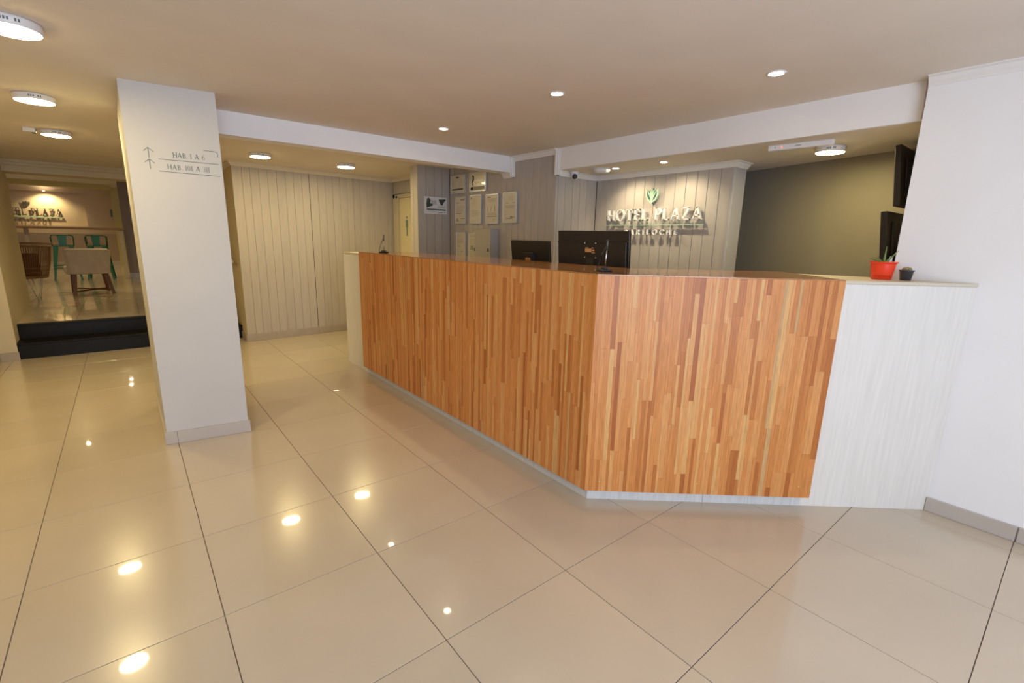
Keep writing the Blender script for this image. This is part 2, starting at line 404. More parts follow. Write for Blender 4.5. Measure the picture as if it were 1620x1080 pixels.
def crown(name, label, path, z, h=.045, dep=.04, m='crown', parent=None):
    """moulding along a list of plan points, profile grows inward to the right-hand side of travel"""
    prof = [(0, -h), (.006, -h), (.010, -h*.80), (dep*.45, -h*.55), (dep*.62, -h*.30), (dep*.62, -h*.22), (dep, -h*.12), (dep, 0), (0, 0)]
    P = [Vector((x, y, 0)) for x, y in path]; b = bm_new(); rings = []
    for i, p in enumerate(P):
        n1 = n2 = None
        if i > 0: d = (P[i]-P[i-1]).normalized(); n1 = Vector((d.y, -d.x, 0))
        if i < len(P)-1: d = (P[i+1]-P[i]).normalized(); n2 = Vector((d.y, -d.x, 0))
        if n1 is None: nn_ = n2
        elif n2 is None: nn_ = n1
        else: nn_ = (n1+n2); nn_ = nn_/(nn_.length_squared)*2
        rings.append([b.verts.new(p+nn_*u+Vector((0, 0, z+v))) for u, v in prof])
    k = len(prof)
    for A, B in zip(rings, rings[1:]):
        for i in range(k): b.faces.new((A[i], A[(i+1) % k], B[(i+1) % k], B[i]))
    b.faces.new(rings[0]); b.faces.new(rings[-1][::-1]); bmesh.ops.recalc_face_normals(b, faces=b.faces[:])
    if parent: return obj('moulding', b, M[m], parent)
    return struct(name, b, M[m], label, 'moulding')

# certificate wall, X = 4.39 faces -x. travel direction must keep the room on its right: from +y to -y gives n = (-1,0)
WX = 4.39
b = bm_new(); box(b, (WX+.015, .43+.015, 0), (WX+.16, 3.02, 2.4)); box(b, (WX+.015, 2.98, 2.02), (WX+.16, 4.2, 2.4)); box(b, (WX+.03, 3.92, 0), (WX+.16, 4.2, 2.1))
wc = struct('wall_right', b, M['groove'], 'grey boarded wall behind the counter that carries the framed certificates', 'wall')
yg = [2.372]+[2.2835-.1065*k for k in range(0, 18)]
yg = [2.372]; y = 2.372-.10
while y > .50: yg.append(y); y -= .1068
yg = [y for y in yg if y > .52]+[.45-.0]
planked(wc, WX+.014, 2.372, WX+.014, .43, 0, H, [2.372-v for v in yg[:-1]]+[2.372-.43])
# boards over the door
planked(wc, WX+.014, 4.02, WX+.014, 2.55, 2.03, H, steps_(1.47))
planked(wc, WX+.014, 2.98, WX+.014, 2.55, 0, 2.03, steps_(.43))

# camera-side return, plane y = .43 faces -y, x 4.39..4.98
b = bm_new(); box(b, (WX+.017, .446, 0), (5.2, .60, 2.06)); wr = struct('wall_inner', b, M['groove'], 'short pale boarded wall with the dome camera, beside the hotel name', 'wall')
planked(wr, WX+.001, .446, 4.98, .446, 0, 2.055, [0, .032, .131, .235, .338, .443, .589])
# sign wall X=4.98
SX = 4.98
b = bm_new(); box(b, (SX+.015, -1.03+.015, 0), (5.20, .43, 2.06)); wsn = struct('wall_back', b, M['groove'], 'grey boarded wall that carries the hotel name sign', 'wall')
gy = [.43, .368, .261, .157, .052, -.058, -.168, -.277, -.386, -.494, -.600, -.706, -.806, -.915, -1.03]
planked(wsn, SX+.014, .43, SX+.014, -1.03, 0, 2.055, [.43-v for v in gy])
b = bm_new(); box(b, (SX-.004, -1.034, 0), (5.165, -1.014, 2.055), .002); obj('end_panel', b, M['coollit'], wsn)  # end face tinted cool, the bluish daylight on it is in the colour
b = bm_new(); box(b, (SX+.0, -1.03, 0), (SX+.006, -.995, 2.055)); b.free()
# grey painted wall at the back of the reception
ow0, ow1 = Vector((5.86, .15, 0)), Vector((5.02, -2.95, 0)); dd = (ow1-ow0).normalized(); nb = Vector((-dd.y, dd.x, 0))
b = bm_new(); prism(b, [(ow0.x, ow0.y), (ow1.x, ow1.y), (ow1.x+nb.x*.1, ow1.y+nb.y*.1), (ow0.x+nb.x*.1, ow0.y+nb.y*.1)], 0, 2.055)
struct('wall_side', b, M['olive'], 'plain grey painted wall behind the right half of the counter', 'wall')

# thin partition with the advert, facing -y at y=2.372, from x 3.93 to 4.39
b = bm_new(); box(b, (3.944, 2.387, 0), (WX, 2.548, H)); wp = struct('partition', b, M['groove'], 'projecting boarded partition between the toilet door and certificates', 'wall')
planked(wp, 3.93, 2.386, WX, 2.386, 0, H, [0, .12, .235, .345, .46], m='board')
planked(wp, 3.944, 2.56, 3.944, 2.372, 0, H, [0, .075, .188], m='warmlitboard')
# beige boarded wall
A0, A1 = (2.195, 3.857), (4.40, 4.035)
v = Vector((A1[0]-A0[0], A1[1]-A0[1], 0)); L = v.length; v.normalize(); nb = Vector((-v.y, v.x, 0))
b = bm_new(); prism(b, [(A0[0]+nb.x*.014+v.x*.014, A0[1]+nb.y*.014+v.y*.014), (A1[0]+nb.x*.014, A1[1]+nb.y*.014), (A1[0]+.01, 4.2), (A1[0]+.01, 16.5), (2.212, 16.5), (2.212, 3.92)], 0, 2.4)
wb = struct('wall_far', b, M['groove'], 'beige boarded wall beyond the far end of the counter', 'wall')
ge = [2.304, 2.396, 2.497, 2.601, 2.707, 2.815, 2.917, 3.024, 3.124, 3.235, 3.34, 3.443, 3.545, 3.653, 3.752, 3.85, 3.96, 4.062, 4.18, 4.296]
off = Vector((A0[0], A0[1], 0))+nb*.014
planked(wb, off.x, off.y, off.x+v.x*L, off.y+v.y*L, 0, H, [0]+[(g-A0[0])*L/(A1[0]-A0[0]) for g in ge]+[L], m='warmlitboard', gap=.0016)
b = bm_new(); box(b, (2.196, 3.862, 0), (2.213, 11.1, 2.7)); obj('side_lining', b, M['corrwall'], wb)
for g, wdt in ((3.124, .005), (3.74, .004)):
    p = Vector((A0[0], A0[1], 0))+v*(g-A0[0])-nb*.0015
    b = bm_new(); prism(b, [(p.x, p.y), (p.x+v.x*wdt, p.y+v.y*wdt), (p.x+v.x*wdt-nb.x*.001, p.y+v.y*wdt-nb.y*.001), (p.x-nb.x*.001, p.y-nb.y*.001)], .1, 2.2); obj('open_joint', b, M['soil'] if g < 3.5 else M['rail'], wb)
for p0, p1 in (((2.182, 3.8555), (3.12, 3.9315)), ((3.122, 3.9315), (4.06, 4.0075))):
    skirt('skirting', wb, p0, p1, .095, .015, 'skirtbeige')
skirt('skirting', wb, (2.196, 4.16), (2.196, 3.855), .095, .015, 'skirtbeige')

# crowns
crown('trim_1', 'cream crown moulding along the top of the beige boarded wall', [(2.195, 5.9), (2.195, 3.855), (4.375, 4.03), (4.375, 2.56)], H, .05, .045, 'crownbeige')
crown('trim_2', 'white crown moulding above the certificate wall at the ceiling', [(WX, 1.095), (WX, .42)], H, .05, .045)
crown('trim_3', 'white crown moulding above the hotel name sign wall', [(WX+.0, .432), (SX, .432), (SX, -1.034), (5.17, -1.034)], 2.055, .045, .045)
crown('trim_4', 'short moulding on the certificate wall under the white beam', [(WX, 1.25), (WX, 1.094)], 2.09, .045, .045)
# vertical returns of the moulding on the beam ends
b = bm_new()
for k, (w0, t0) in enumerate(((.045, .012), (.032, .022), (.018, .032))):
    box(b, (WX-w0, 1.095-t0, 2.046), (WX, 1.0955, H))
struct('trim_5', b, M['crown'], 'upright moulding where the left beam meets the certificate wall', 'moulding')
b = bm_new()
for w0, t0 in ((.05, .010), (.036, .020), (.018, .030)):
    box(b, (WX-t0, .43-w0, 2.01), (WX+.02, .4305, H))
struct('trim_6', b, M['crown'], 'upright moulding at the end of the beam beside the dome camera', 'moulding')

# white wall right
b = bm_new(); prism(b, [(4.33, -2.315), (4.335, -5.45), (5.6, -5.45), (5.6, -2.315)], 0, H+.05)
wr2 = struct('wall_right.001', b, M['white'], 'bright white wall at the right end of the counter', 'wall')
crown('trim_7', 'white crown moulding on top of the bright right wall', [(4.331, -2.315), (4.335, -5.4)], H, .048, .045)
b = bm_new(); box(b, (4.316, -3.0, .001), (4.331, -2.655, .078), .0008); bs = struct('baseboard_right', b, M['skirt'], 'grey beige tiled skirting at the foot of the right wall', 'baseboard')
y = -3.003
while y > -4.7:
    b = bm_new(); box(b, (4.316, y-.6, .001), (4.331, y-.003, .078), .0008); obj('skirting_tile', b, M['skirt'], bs); y -= .603

# left wall and stub
b = bm_new(); prism(b, [(-.10, -1.2), (-.10, 4.16), (.045, 4.15), (-.045, 6.35), (-.3, 6.35), (-.3, -1.2)], 0, H)
wl = struct('wall_left', b, M['corrwall'], 'pale wall stub at the left edge beside the black steps', 'wall')
skirt('skirting', wl, (-.10, -1.2), (-.10, 4.14), .09, .012, 'skirtbeige'); skirt('skirting', wl, (-.10, 4.153), (.055, 4.145), .09, .012, 'skirtbeige')
for (ya, yb, z0) in ((4.17, 4.47, .176), (4.46, 6.3, .341)):
    b = bm_new(); prism(b, [(.045-(ya-4.15)*.0409, ya), (.057-(ya-4.15)*.0409, ya), (.057-(yb-4.15)*.0409, yb), (.045-(yb-4.15)*.0409, yb)], z0, z0+.01); b.free()
# shell out of view
b = bm_new(); box(b, (-3.3, -5.45, 0), (-3.2, -1.1, H)); box(b, (-3.3, -1.25, 0), (-.10, -1.1, H)); struct('wall_front', b, M['white'], 'lobby side wall to the left of the photographer', 'wall')
wf = bm_new(); box(wf, (-3.2, -5.45, 0), (4.33, -5.35, .12)); box(wf, (-3.2, -5.45, 2.2), (4.33, -5.35, H))
wn = struct('window_1', wf, M['darkmetal'], 'glazed street front behind the photographer', 'window')
for x in (-3.15, -1.3, .5, 2.4, 4.28):
    b = bm_new(); box(b, (x, -5.43, .12), (x+.05, -5.38, 2.2)); obj('mullion', b, M['darkmetal'], wn)

# ------------------------------------------------------------------ door with pictogram
b = bm_new(); box(b, (WX+.02, 3.02, .005), (WX+.055, 3.86, 1.965), .002)
door = struct('door_1', b, M['door'], 'cream toilet door with a small figure on it', 'door')
b = bm_new(); box(b, (WX-.012, 3.86, 0), (WX+.035, 4.02, 2.02), .003); obj('door_frame', b, M['doorframe'], door)
b = bm_new(); box(b, (WX-.012, 2.97, 0), (WX+.035, 3.02, 2.02), .003); obj('door_frame', b, M['doorframe'], door)
b = bm_new(); box(b, (WX-.012, 2.97, 1.965), (WX+.035, 4.02, 2.02), .003); obj('door_frame', b, M['doorframe'], door)
b = bm_new(); box(b, (WX-.02, 3.925, 0), (WX-.011, 3.94, 2.02)); box(b, (WX-.02, 3.0, 1.995), (WX-.011, 3.94, 2.01)); obj('door_frame_bead', b, M['doorframe'], door)
b = bm_new(); OO = (WX+.0205, 3.63, 1.45); ax, ay, an = (0, -1, 0), (0, 0, 1), (-1, 0, 0)
solid(b, [(.018*math.cos(t*PI/5), .232+.020*math.sin(t*PI/5)) for t in range(10)], OO, ax, ay, an, .003)
for pl in (R(-.022, .09, .022, .20), R(-.019, -.04, -.004, .09), R(.004, -.04, .019, .09), R(-.036, .08, -.027, .195), R(.027, .08, .036, .195)): solid(b, pl, OO, ax, ay, an, .003)
obj('figure_pictogram', b, M['icon'], door)

# handrail and socket on the corridor side of the beige wall
t = thing('handrail', 'short wooden handrail on the narrow side of the beige boarded wall', 'handrail', (2.195, 4.02, 1.03))
b = bm_new(); tube(b, [(2.125, 4.0, 1.035), (2.125, 4.6, 1.10), (2.125, 6.4, 1.38)], .022, 10); obj('rail', b, M['rail'], t)
for yy, zz in ((4.3, 1.045), (5.6, 1.23)):
    b = bm_new(); tube(b, [(2.197, yy, zz-.03), (2.125, yy, zz)], .008, 6); obj('bracket', b, M['chrome'], t)

# ------------------------------------------------------------------ lamps
def round_lamp(x, y, z, label, group, r=.105, sa=0):
    t = thing('ceiling_lamp', label, 'lamp', (x, y, z), sa, group)
    b = bm_new(); lathe(b, [(r*.80, 0), (r*.98, -.002), (r, -.010), (r*.99, -.034), (r*.95, -.038)], seg=40); obj('housing', b, M['whiteplastic'], t, world=False)
    b = bm_new(); lathe(b, [(r*.93, -.036), (r*.92, -.0405), (r*.5, -.042), (r*.02, -.042)], seg=40); obj('diffuser', b, M['diff'], t, world=False)
    b = bm_new()
    for a in (-.22, -.12, -.02, .2, .3):
        aa = a; c = Vector((math.cos(aa)*(r+.0003), math.sin(aa)*(r+.0003), -.02)); tx = Vector((-math.sin(aa), math.cos(aa), 0)); 
        solid(b, R(-.003, -.006, .003, .006), c, tx, (0, 0, 1), (math.cos(aa), math.sin(aa), 0), .0006)
    obj('vent_slot', b, M['ink'], t, world=False)
    return t
def toward(x, y): return math.atan2(-3.03-y, 1.07-x)
GL = 'round surface lamps with glowing diffusers'
for x, y, z, lb in ((.80, .03, H, 'round ceiling lamp cut by the upper left edge of the photo'), (.722, 1.56, H, 'round ceiling lamp just left of the pillar top'),
                    (.712, 3.06, H, 'small looking ceiling lamp nearest the lounge steps'), (2.34, 2.96, H, 'round ceiling lamp left of two over the beige boarded wall'),
                    (3.30, 3.01, H, 'round ceiling lamp right of two over the beige boarded wall'), (4.83, -1.745, 2.055, 'round lamp on the low ceiling next to the emergency light')):
    round_lamp(x, y, z, lb, GL, .105 if z == H else .088, toward(x, y))
def downlight(x, y, z, label, r=.047, tilt=0, watt=0, aim=None, spot=math.radians(80)):
    t = thing('recessed_downlight', label, 'downlight', (x, y, z), 0, 'recessed ceiling spots')
    b = bm_new(); lathe(b, [(r, 0), (r, -.003), (r*.86, -.006), (r*.66, -.001), (r*.64, .0)], seg=32, cap=False); obj('ring', b, M['whiteplastic'], t, world=False)
    b = bm_new(); lathe(b, [(r*.64, -.0005), (r*.60, -.004), (r*.02, -.005)], seg=24); obj('lens', b, M['down'], t, world=False)
    if watt:
        l = bpy.data.lights.new('spot', 'SPOT'); l.energy = watt; l.color = LAMP if z > 2.3 else SPOTC; l.spot_size = spot; l.spot_blend = .7; l.shadow_soft_size = .02
        o = bpy.data.objects.new('spot_light', l); COL.objects.link(o); o.parent = t; o.location = (0, 0, -.02)
        if aim: o.rotation_euler = (Vector(aim)-Vector((x, y, z))).to_track_quat('-Z', 'Y').to_euler()
    return t
downlight(3.729, -1.824, H, 'recessed ceiling spot above the right half of the counter', watt=10)
downlight(3.168, -.819, H, 'recessed ceiling spot above the middle of the counter', watt=10)
downlight(3.164, .469, H, 'small recessed ceiling spot nearest the left beam', watt=10)
downlight(3.17, 1.78, H, 'recessed spot hidden behind the left beam', watt=8)
downlight(4.647, -.078, 2.055, 'left recessed spot washing the hotel name sign', .040, watt=13, aim=(4.98, -.13, 1.3), spot=math.radians(120))
downlight(4.632, -.592, 2.055, 'right recessed spot washing the hotel name sign', .040, watt=13, aim=(4.98, -.6, 1.3), spot=math.radians(120))
downlight(.80, 12.7, 2.63, 'far lounge downlight mirrored on the raised floor', .06, watt=32, spot=math.radians(150))
downlight(.80, 13.3, 2.63, 'farther lounge downlight beside the ochre column', .06, watt=45, spot=math.radians(150))
# dome lamp off
t = thing('dome_lamp', 'unlit white dome lamp on the low ceiling near the camera', 'lamp', (4.60, .05, 2.055))
b = bm_new(); lathe(b, [(.085, 0), (.088, -.006), (.080, -.010)], seg=32); obj('base', b, M['whiteplastic'], t, world=False)
b = bm_new(); lathe(b, [(.080, -.008), (.076, -.020), (.060, -.032), (.035, -.039), (.003, -.041)], seg=32); obj('shade', b, M['diff_off'], t, world=False)
# emergency light
t = thing('emergency_light', 'slim white emergency light bar with a red indicator on low ceiling', 'emergency light', (4.557, -1.66, 2.055), 0)
t.rotation_euler.z = math.radians(4); t['_w'] = [4.557, -1.66, 2.055]
b = bm_new(); box(b, (-.02, -.19, -.036), (.02, .19, 0), .006, 2); obj('body', b, M['whiteplastic'], t, world=False)
b = bm_new(); lathe(b, [(.0045, 0), (.004, .0015), (.0005, .002)], seg=12); bmesh.ops.rotate(b, cent=(0, 0, 0), matrix=Matrix.Rotation(-PI/2, 3, 'Y'), verts=b.verts[:]); bmesh.ops.translate(b, verts=b.verts[:], vec=(-.0195, .105, -.017)); obj('indicator', b, M['led'], t, world=False)
b = bm_new(); box(b, (-.0206, .142, -.021), (-.0195, .147, -.015)); box(b, (-.0206, -.01, -.02), (-.0195, .025, -.016)); obj('marking', b, M['ink'], t, world=False)
# small detector on the corridor ceiling
t = thing('ceiling_sensor', 'small white ceiling box with dark face near the corridor lamp', 'sensor', (.545, 3.06, H))
b = bm_new(); box(b, (-.04, -.06, -.035), (.04, .06, 0), .004); obj('body', b, M['whiteplastic'], t, world=False)
b = bm_new(); box(b, (.012, -.055, -.037), (.038, .045, -.034)); obj('lens', b, M['ink'], t, world=False)
# security camera
t = thing('security_camera', 'white turret security camera with a black lens under the low ceiling', 'camera', (4.57, .36, 2.055))
b = bm_new(); lathe(b, [(.040, 0), (.042, -.004), (.040, -.022), (.034, -.026)], seg=28); obj('mount', b, M['whiteplastic'], t, world=False)
b = bm_new(); bmesh.ops.create_uvsphere(b, u_segments=24, v_segments=16, radius=.036, matrix=Matrix.Translation((0, 0, -.042)))
for f in b.faces: f.smooth = True
obj('ball', b, M['whiteplastic'], t, world=False)
b = bm_new(); lathe(b, [(.024, 0), (.0245, .006), (.018, .010), (.001, .0115)], seg=24)
dv = Vector((-3.0, -3.2, -.9)).normalized(); bmesh.ops.transform(b, matrix=Matrix.Translation(Vector((0, 0, -.042))+dv*.029) @ dv.to_track_quat('Z', 'Y').to_matrix().to_4x4(), verts=b.verts[:])
obj('lens', b, M['black'], t, world=False)
# cable by beam
b = bm_new(); tube(b, [(4.378, -2.296, 2.245), (4.376, -2.299, 2.20), (4.379, -2.30, 2.14), (4.374, -2.302, 2.058)], .003, 6); tag(obj('cable', b, M['cable']), 'thin pale cable hanging where the right beam meets the wall', 'cable')

# ------------------------------------------------------------------ hotel sign
def hotel_sign(label, O, ax, an, xs, xe, z, h, zr, zb, hb, bx0, bx1, depth, mface, mrule, memb, emb):
    t = thing('hotel_sign', label, 'sign', tuple(Vector(O)+Vector(ax)*((xs+xe)/2)+Vector((0, 0, z))))
    up = (0, 0, 1); O = Vector(O)
    tot = 'HOTEL PLAZA'; k = (xe-xs)/(sum(G[c][0] for c in tot)+.1*(len(tot)-1)); x = xs
    for c in tot:
        if c != ' ':
            b = bm_new()
            for p in G[c][1]: solid(b, [(q[0]*k+x, q[1]*h) for q in p], O+Vector((0, 0, z)), ax, up, an, depth)
            obj('letter', b, mface, t)
        x += (G[c][0]+.1)*k
    s2 = 'BARILOCHE'; k = (bx1-bx0)/(sum(G[c][0] for c in s2)+.5*(len(s2)-1)); x = bx0
    for c in s2:
        b = bm_new()
        for p in G[c][1]: solid(b, [(q[0]*k*1.0+x, q[1]*hb) for q in p], O+Vector((0, 0, zb)), ax, up, an, depth)
        obj('small_letter', b, mface, t); x += (G[c][0]+.5)*k
    b = bm_new(); solid(b, R(xs-.012, 0, xe+.012, .007 if h < .15 else .03), O+Vector((0, 0, zr)), ax, up, an, depth); obj('rule', b, mrule, t)
    # emblem: five leaves gathered in a shield
    cx, cz, s = emb; E0 = O+Vector(ax)*cx+Vector((0, 0, cz))
    def leaf(pts, name, mt, d): 
        b = bm_new(); solid(b, [(p[0]*s, p[1]*s) for p in pts], E0, ax, up, an, d); obj(name, b, mt, t)
    shield = [(-.80, .72), (-.45, .62), (-.2, .78), (0, 1.0), (.2, .78), (.45, .62), (.80, .72), (.84, .1), (.6, -.5), (0, -1.0), (-.6, -.5), (-.84, .1)]
    leaf(shield, 'emblem_back', M['teal'] if mface is M['letters'] else memb, depth*.55)
    for sg in (-1, 1):
        leaf([(0, -.98), (sg*.62, -.55), (sg*.90, .05), (sg*.93, .85), (sg*.80, .80), (sg*.78, .08), (sg*.52, -.42), (0, -.78)], 'emblem_leaf', memb, depth)
        leaf([(sg*.03, -.78), (sg*.10, -.78), (sg*.20, -.30), (sg*.44, .16), (sg*.78, .74), (sg*.66, .70), (sg*.34, .24), (sg*.08, -.22)], 'emblem_leaf', memb, depth)
        leaf([(sg*.02, -.4), (sg*.07, -.4), (sg*.17, .10), (sg*.36, .78), (sg*.28, .78), (sg*.10, .22)], 'emblem_leaf', memb, depth)
    leaf([(-.04, -.85), (.04, -.85), (.05, .35), (.13, .62), (0, 1.0), (-.13, .62), (-.05, .35)], 'emblem_leaf', memb, depth)
hotel_sign('raised white letters HOTEL PLAZA BARILOCHE on the grey wall behind the counter', (4.952, 0, 0), (0, -1, 0), (-1, 0, 0), -.225, .812, 1.603, .106, 1.556, 1.470, .045, .0, .588, .024, M['letters'], M['mint'], M['mint'], (.29, 1.822, .068))

# ------------------------------------------------------------------ counter
ct = thing('reception_counter', 'long angled reception counter clad in orange wood strips with white laminate ends', 'counter', (2.9, .4, 0))
cdir = Vector((.7625, -.647, 0)).normalized(); cn = Vector((.647, .7625, 0)).normalized()   # along right face / inward
C0 = Vector((2.912, -1.457, 0))
Rend = Vector((4.328, -2.659, 0))
def shell(off, depth, sgn=1): pass
def mitre(off):  # corner of both front planes moved inward by off
    # left plane x = 2.912+off ; right plane through C0 + cn*off
    x = 2.912+off; p = C0+cn*off; t_ = (x-p.x)/cdir.x; return Vector((x, p.y+cdir.y*t_, 0))
m0, mi = mitre(0), mitre(.05)
# white body: left limb and right limb
def limb_left(y0, y1, z0, z1, xa, xb): 
    b = bm_new(); box(b, (xa, y0, z0), (xb, y1, z1), .001); return b
obj('end_panel', limb_left(1.62, 2.17, .0, 1.205, 2.912, 3.40), M['lam'], ct)
obj('counter_top', limb_left(1.62, 2.17, 1.206, 1.225, 2.909, 3.47), M['lamwarm'], ct)
ri = 3.84
def along(p0, a, o): return p0+cdir*a+cn*o
Lr = (Rend-C0).length
a_w = 1.19     # where the wood ends along the right face
pR = along(C0, Lr, 0)
def quad(z0, z1, pts, bev=.001):
    b = bm_new(); prism(b, [(p.x, p.y) for p in pts], z0, z1, bev); return b
wallhit = lambda o: Vector((4.329, (C0+cn*o).y+cdir.y*(4.329-(C0+cn*o).x)/cdir.x, 0))
obj('end_panel', quad(0, 1.222, [along(C0, a_w-.02, 0), wallhit(0), wallhit(.05), along(C0, a_w-.02, .05)]), M['lam'], ct)
obj('counter_top', quad(1.223, 1.238, [along(C0, a_w+.003, -.004), wallhit(-.004), Vector((4.329, -2.318, 0)), Vector((4.329, -2.20, 0)), along(C0, a_w+.003, .55)]), M['lamwarm'], ct)
# plinths
for y0, y1 in ((-.588, 1.62), (m0.y, -.592)):
    if y0 == m0.y: b = quad(0, .10, [Vector((2.912, m0.y, 0)), Vector((2.912, y1, 0)), Vector((2.95, y1, 0)), Vector((2.95, mitre(.038).y, 0))], .0005)
    else: b = limb_left(y0, y1, 0, .10, 2.912, 2.95)
    obj('plinth', b, M['plinth'], ct)
for a0, a1 in ((0, .638), (.640, a_w-.02)):
    obj('plinth', quad(0, .10, [along(C0, a0, 0), along(C0, a1, 0), along(C0, a1, .04), along(C0, a0 if a0 else .02, .04)], .0005), M['plinth'], ct)
# carcass behind cladding
obj('carcass', quad(.1, 1.20, [Vector((2.93, m0.y+.03, 0)), Vector((2.93, 1.65, 0)), Vector((3.0, 1.65, 0)), Vector((3.0, mitre(.09).y, 0)), along(C0, a_w, .09), along(C0, a_w, .02), along(C0, .03, .02)], 0), M['plinth'], ct)
# wood slab on top
OF = -.044
mo, mb = mitre(OF), mitre(.545)
pe0, pe1 = along(C0, a_w, OF), along(C0, a_w, .56)
ptop = [Vector((2.912+OF, 1.62, 0)), Vector((3.457, 1.62, 0)), mb, pe1, pe0, mo]
b = quad(1.2385, 1.245, ptop, .001); obj('wooden_top', b, M['woodtop'], ct)
b = quad(1.18, 1.2385, [Vector((2.93, 1.61, 0)), Vector((3.44, 1.61, 0)), mitre(.53), along(C0, a_w-.01, .54), along(C0, a_w-.01, 0.02), mitre(.02)], 0); obj('top_core', b, M['lamwarm'], ct)
# back side and working desk
b = quad(0, .9, [Vector((3.40, 1.6, 0)), Vector((3.43, 1.6, 0)), mitre(.52), along(C0, a_w, .52), along(C0, a_w, .49), mitre(.49)], 0); obj('back_panel', b, M['plinth'], ct)
b = quad(.90, .924, [Vector((3.38, 1.55, 0)), Vector((4.05, 1.55, 0)), mitre(1.14)+Vector((0, .0, 0)), along(C0, a_w-.1, .95), along(C0, a_w-.1, .48), mitre(.48)], .002); obj('work_desk', b, M['lamwarm'], ct)
# strips
Z0, Z1 = .072, 1.2435
def strip_bm(bm, O, ax, an, a0, a1, z0, z1, proud):
    g = .00022
    solid(bm, [(a0+g, z0+g), (a1-g, z0+g), (a1-g, z1-g), (a0+g, z1-g)], O, ax, (0, 0, 1), an, .018+proud)
def columns(L, n):
    ws = [rnd.choice((.014, .017, .020, .020, .024)) for _ in range(n*3)]; out = [0]
    for w_ in ws:
        if out[-1]+w_ >= L-.014: break
        out.append(out[-1]+w_)
    out.append(L); return out
def tint():
    r = rnd.random()
    if r < .05: return rnd.uniform(.04, .16)
    if r < .22: return rnd.uniform(.16, .36)
    if r < .80: return rnd.uniform(.40, .78)
    if r < .98: return rnd.uniform(.74, .93)
    return rnd.uniform(.94, 1.0)
count = 0; mass = bm_new(); mt_layer = []
def face(O, ax, an, L, near_limit, far_rank):
    """list of pieces (a0,a1,z0,z1,tint)"""
    out = []; cols = columns(L, 200)
    # butt joints tend to come in rows, as in a glued panel
    prev = None
    for i, (a0, a1) in enumerate(zip(cols, cols[1:])):
        cuts = []
        z = Z0-rnd.uniform(0, .55)
        if prev and rnd.random() < .35: cuts = prev
        else:
            while True:
                z += rnd.uniform(.22, .75)
                if z > Z1-.06: break
                if z > Z0+.05: cuts.append(z)
        prev = cuts
        zz = [Z0]+cuts+[Z1]
        for q0, q1 in zip(zz, zz[1:]): out.append((a0, a1, q0, q1, tint()))
    return out
def bm_piece(p, O, ax, an, bm=None):
    b = bm or bm_new(); strip_bm(b, O, ax, an, p[0], p[1], p[2], p[3], rnd.uniform(0, .0006)); return b
def set_tint(me, vals):
    at = me.attributes.new('tint', 'FLOAT', 'FACE')
    for i, v_ in enumerate(vals): at.data[i].value = v_
Or = Vector((mo.x, mo.y, 0))+cn*.019; Ll = 1.62-mo.y; LrW = (pe0-mo).length
Pr = face(Or, cdir, -cn, LrW, 0, 0)
Ol = Vector((2.912+OF+.019, mo.y, 0)); Pl = face(Ol, Vector((0, 1, 0)), Vector((-1, 0, 0)), Ll, 0, 0)
limit = 300
for p in Pr[:limit]:
    o = obj('wood_strip', bm_piece(p, Or, cdir, -cn), M['strip'], ct); set_tint(o.data, [p[4]]*6); limit -= 1
near, rest = Pl[:max(limit, 0)], Pl[max(limit, 0):]
for p in near:
    o = obj('wood_strip', bm_piece(p, Ol, Vector((0, 1, 0)), Vector((-1, 0, 0))), M['strip'], ct); set_tint(o.data, [p[4]]*6)
mass = bm_new(); vals = []
for p in rest: bm_piece(p, Ol, Vector((0, 1, 0)), Vector((-1, 0, 0)), mass); vals += [p[4]]*6
o = obj('far_wood_strip', mass, M['strip'], ct); set_tint(o.data, vals); tag(o, kind='stuff')
print('strips', len(Pr), len(Pl))
# end boards of the wood cladding (edge thickness)
b = quad(Z0, Z1, [along(C0, a_w-.004, OF+.002), along(C0, a_w+.0, OF+.002), along(C0, a_w+.0, 0), along(C0, a_w-.004, 0)], 0); o = obj('edge_strip', b, M['strip'], ct); set_tint(o.data, [.5]*6)
b = bm_new(); box(b, (2.912+OF+.001, 1.616, Z0), (2.912, 1.621, Z1)); o = obj('edge_strip', b, M['strip'], ct); set_tint(o.data, [.3]*6)
# brass screws
for a, z in ((.07, 1.17), (.605, 1.172), (1.145, 1.180), (.075, .130), (.60, .134), (1.145, .135)):
    b = bm_new(); lathe(b, [(.0045, 0), (.004, .001), (.0005, .0016)], seg=10)
    p = along(mo, a, 0)-cn*.0008; bmesh.ops.transform(b, matrix=Matrix.Translation(Vector((p.x, p.y, z))) @ (-cn).to_track_quat('Z', 'Y').to_matrix().to_4x4(), verts=b.verts[:])
    obj('screw', b, M['brass'], ct)

# ------------------------------------------------------------------ things on the counter
def microphone(x, y, z, rz, label):
    t = thing('desk_microphone', label, 'microphone', (x, y, z), rz, 'gooseneck intercoms on the counter')
    b = bm_new(); box(b, (-.03, -.035, 0), (.03, .035, .012), .004, 2); obj('base', b, M['redflex'], t, world=False)
    b = bm_new(); box(b, (-.012, -.02, .012), (.016, .02, .022), .003); obj('button_block', b, M['blackside'], t, world=False)
    b = bm_new(); tube(b, [(.005, 0, .018), (.007, 0, .08), (.009, .001, .115)], .0032, 8); obj('stem', b, M['chrome'], t, world=False)
    b = bm_new(); tube(b, [(.009, .001, .113), (.010, .001, .145), (.010, .001, .165)], .0058, 10); obj('capsule', b, M['redflex' if False else 'darkmetal'], t, world=False)
    b = bm_new(); tube(b, [(.010, 0, .155), (.004, .006, .125), (-.008, .018, .09), (-.016, .03, .05), (-.022, .034, .02), (-.018, .032, .006), (-.006, .028, .005)], .003, 8); obj('cable', b, M['redflex'], t, world=False)
    return t
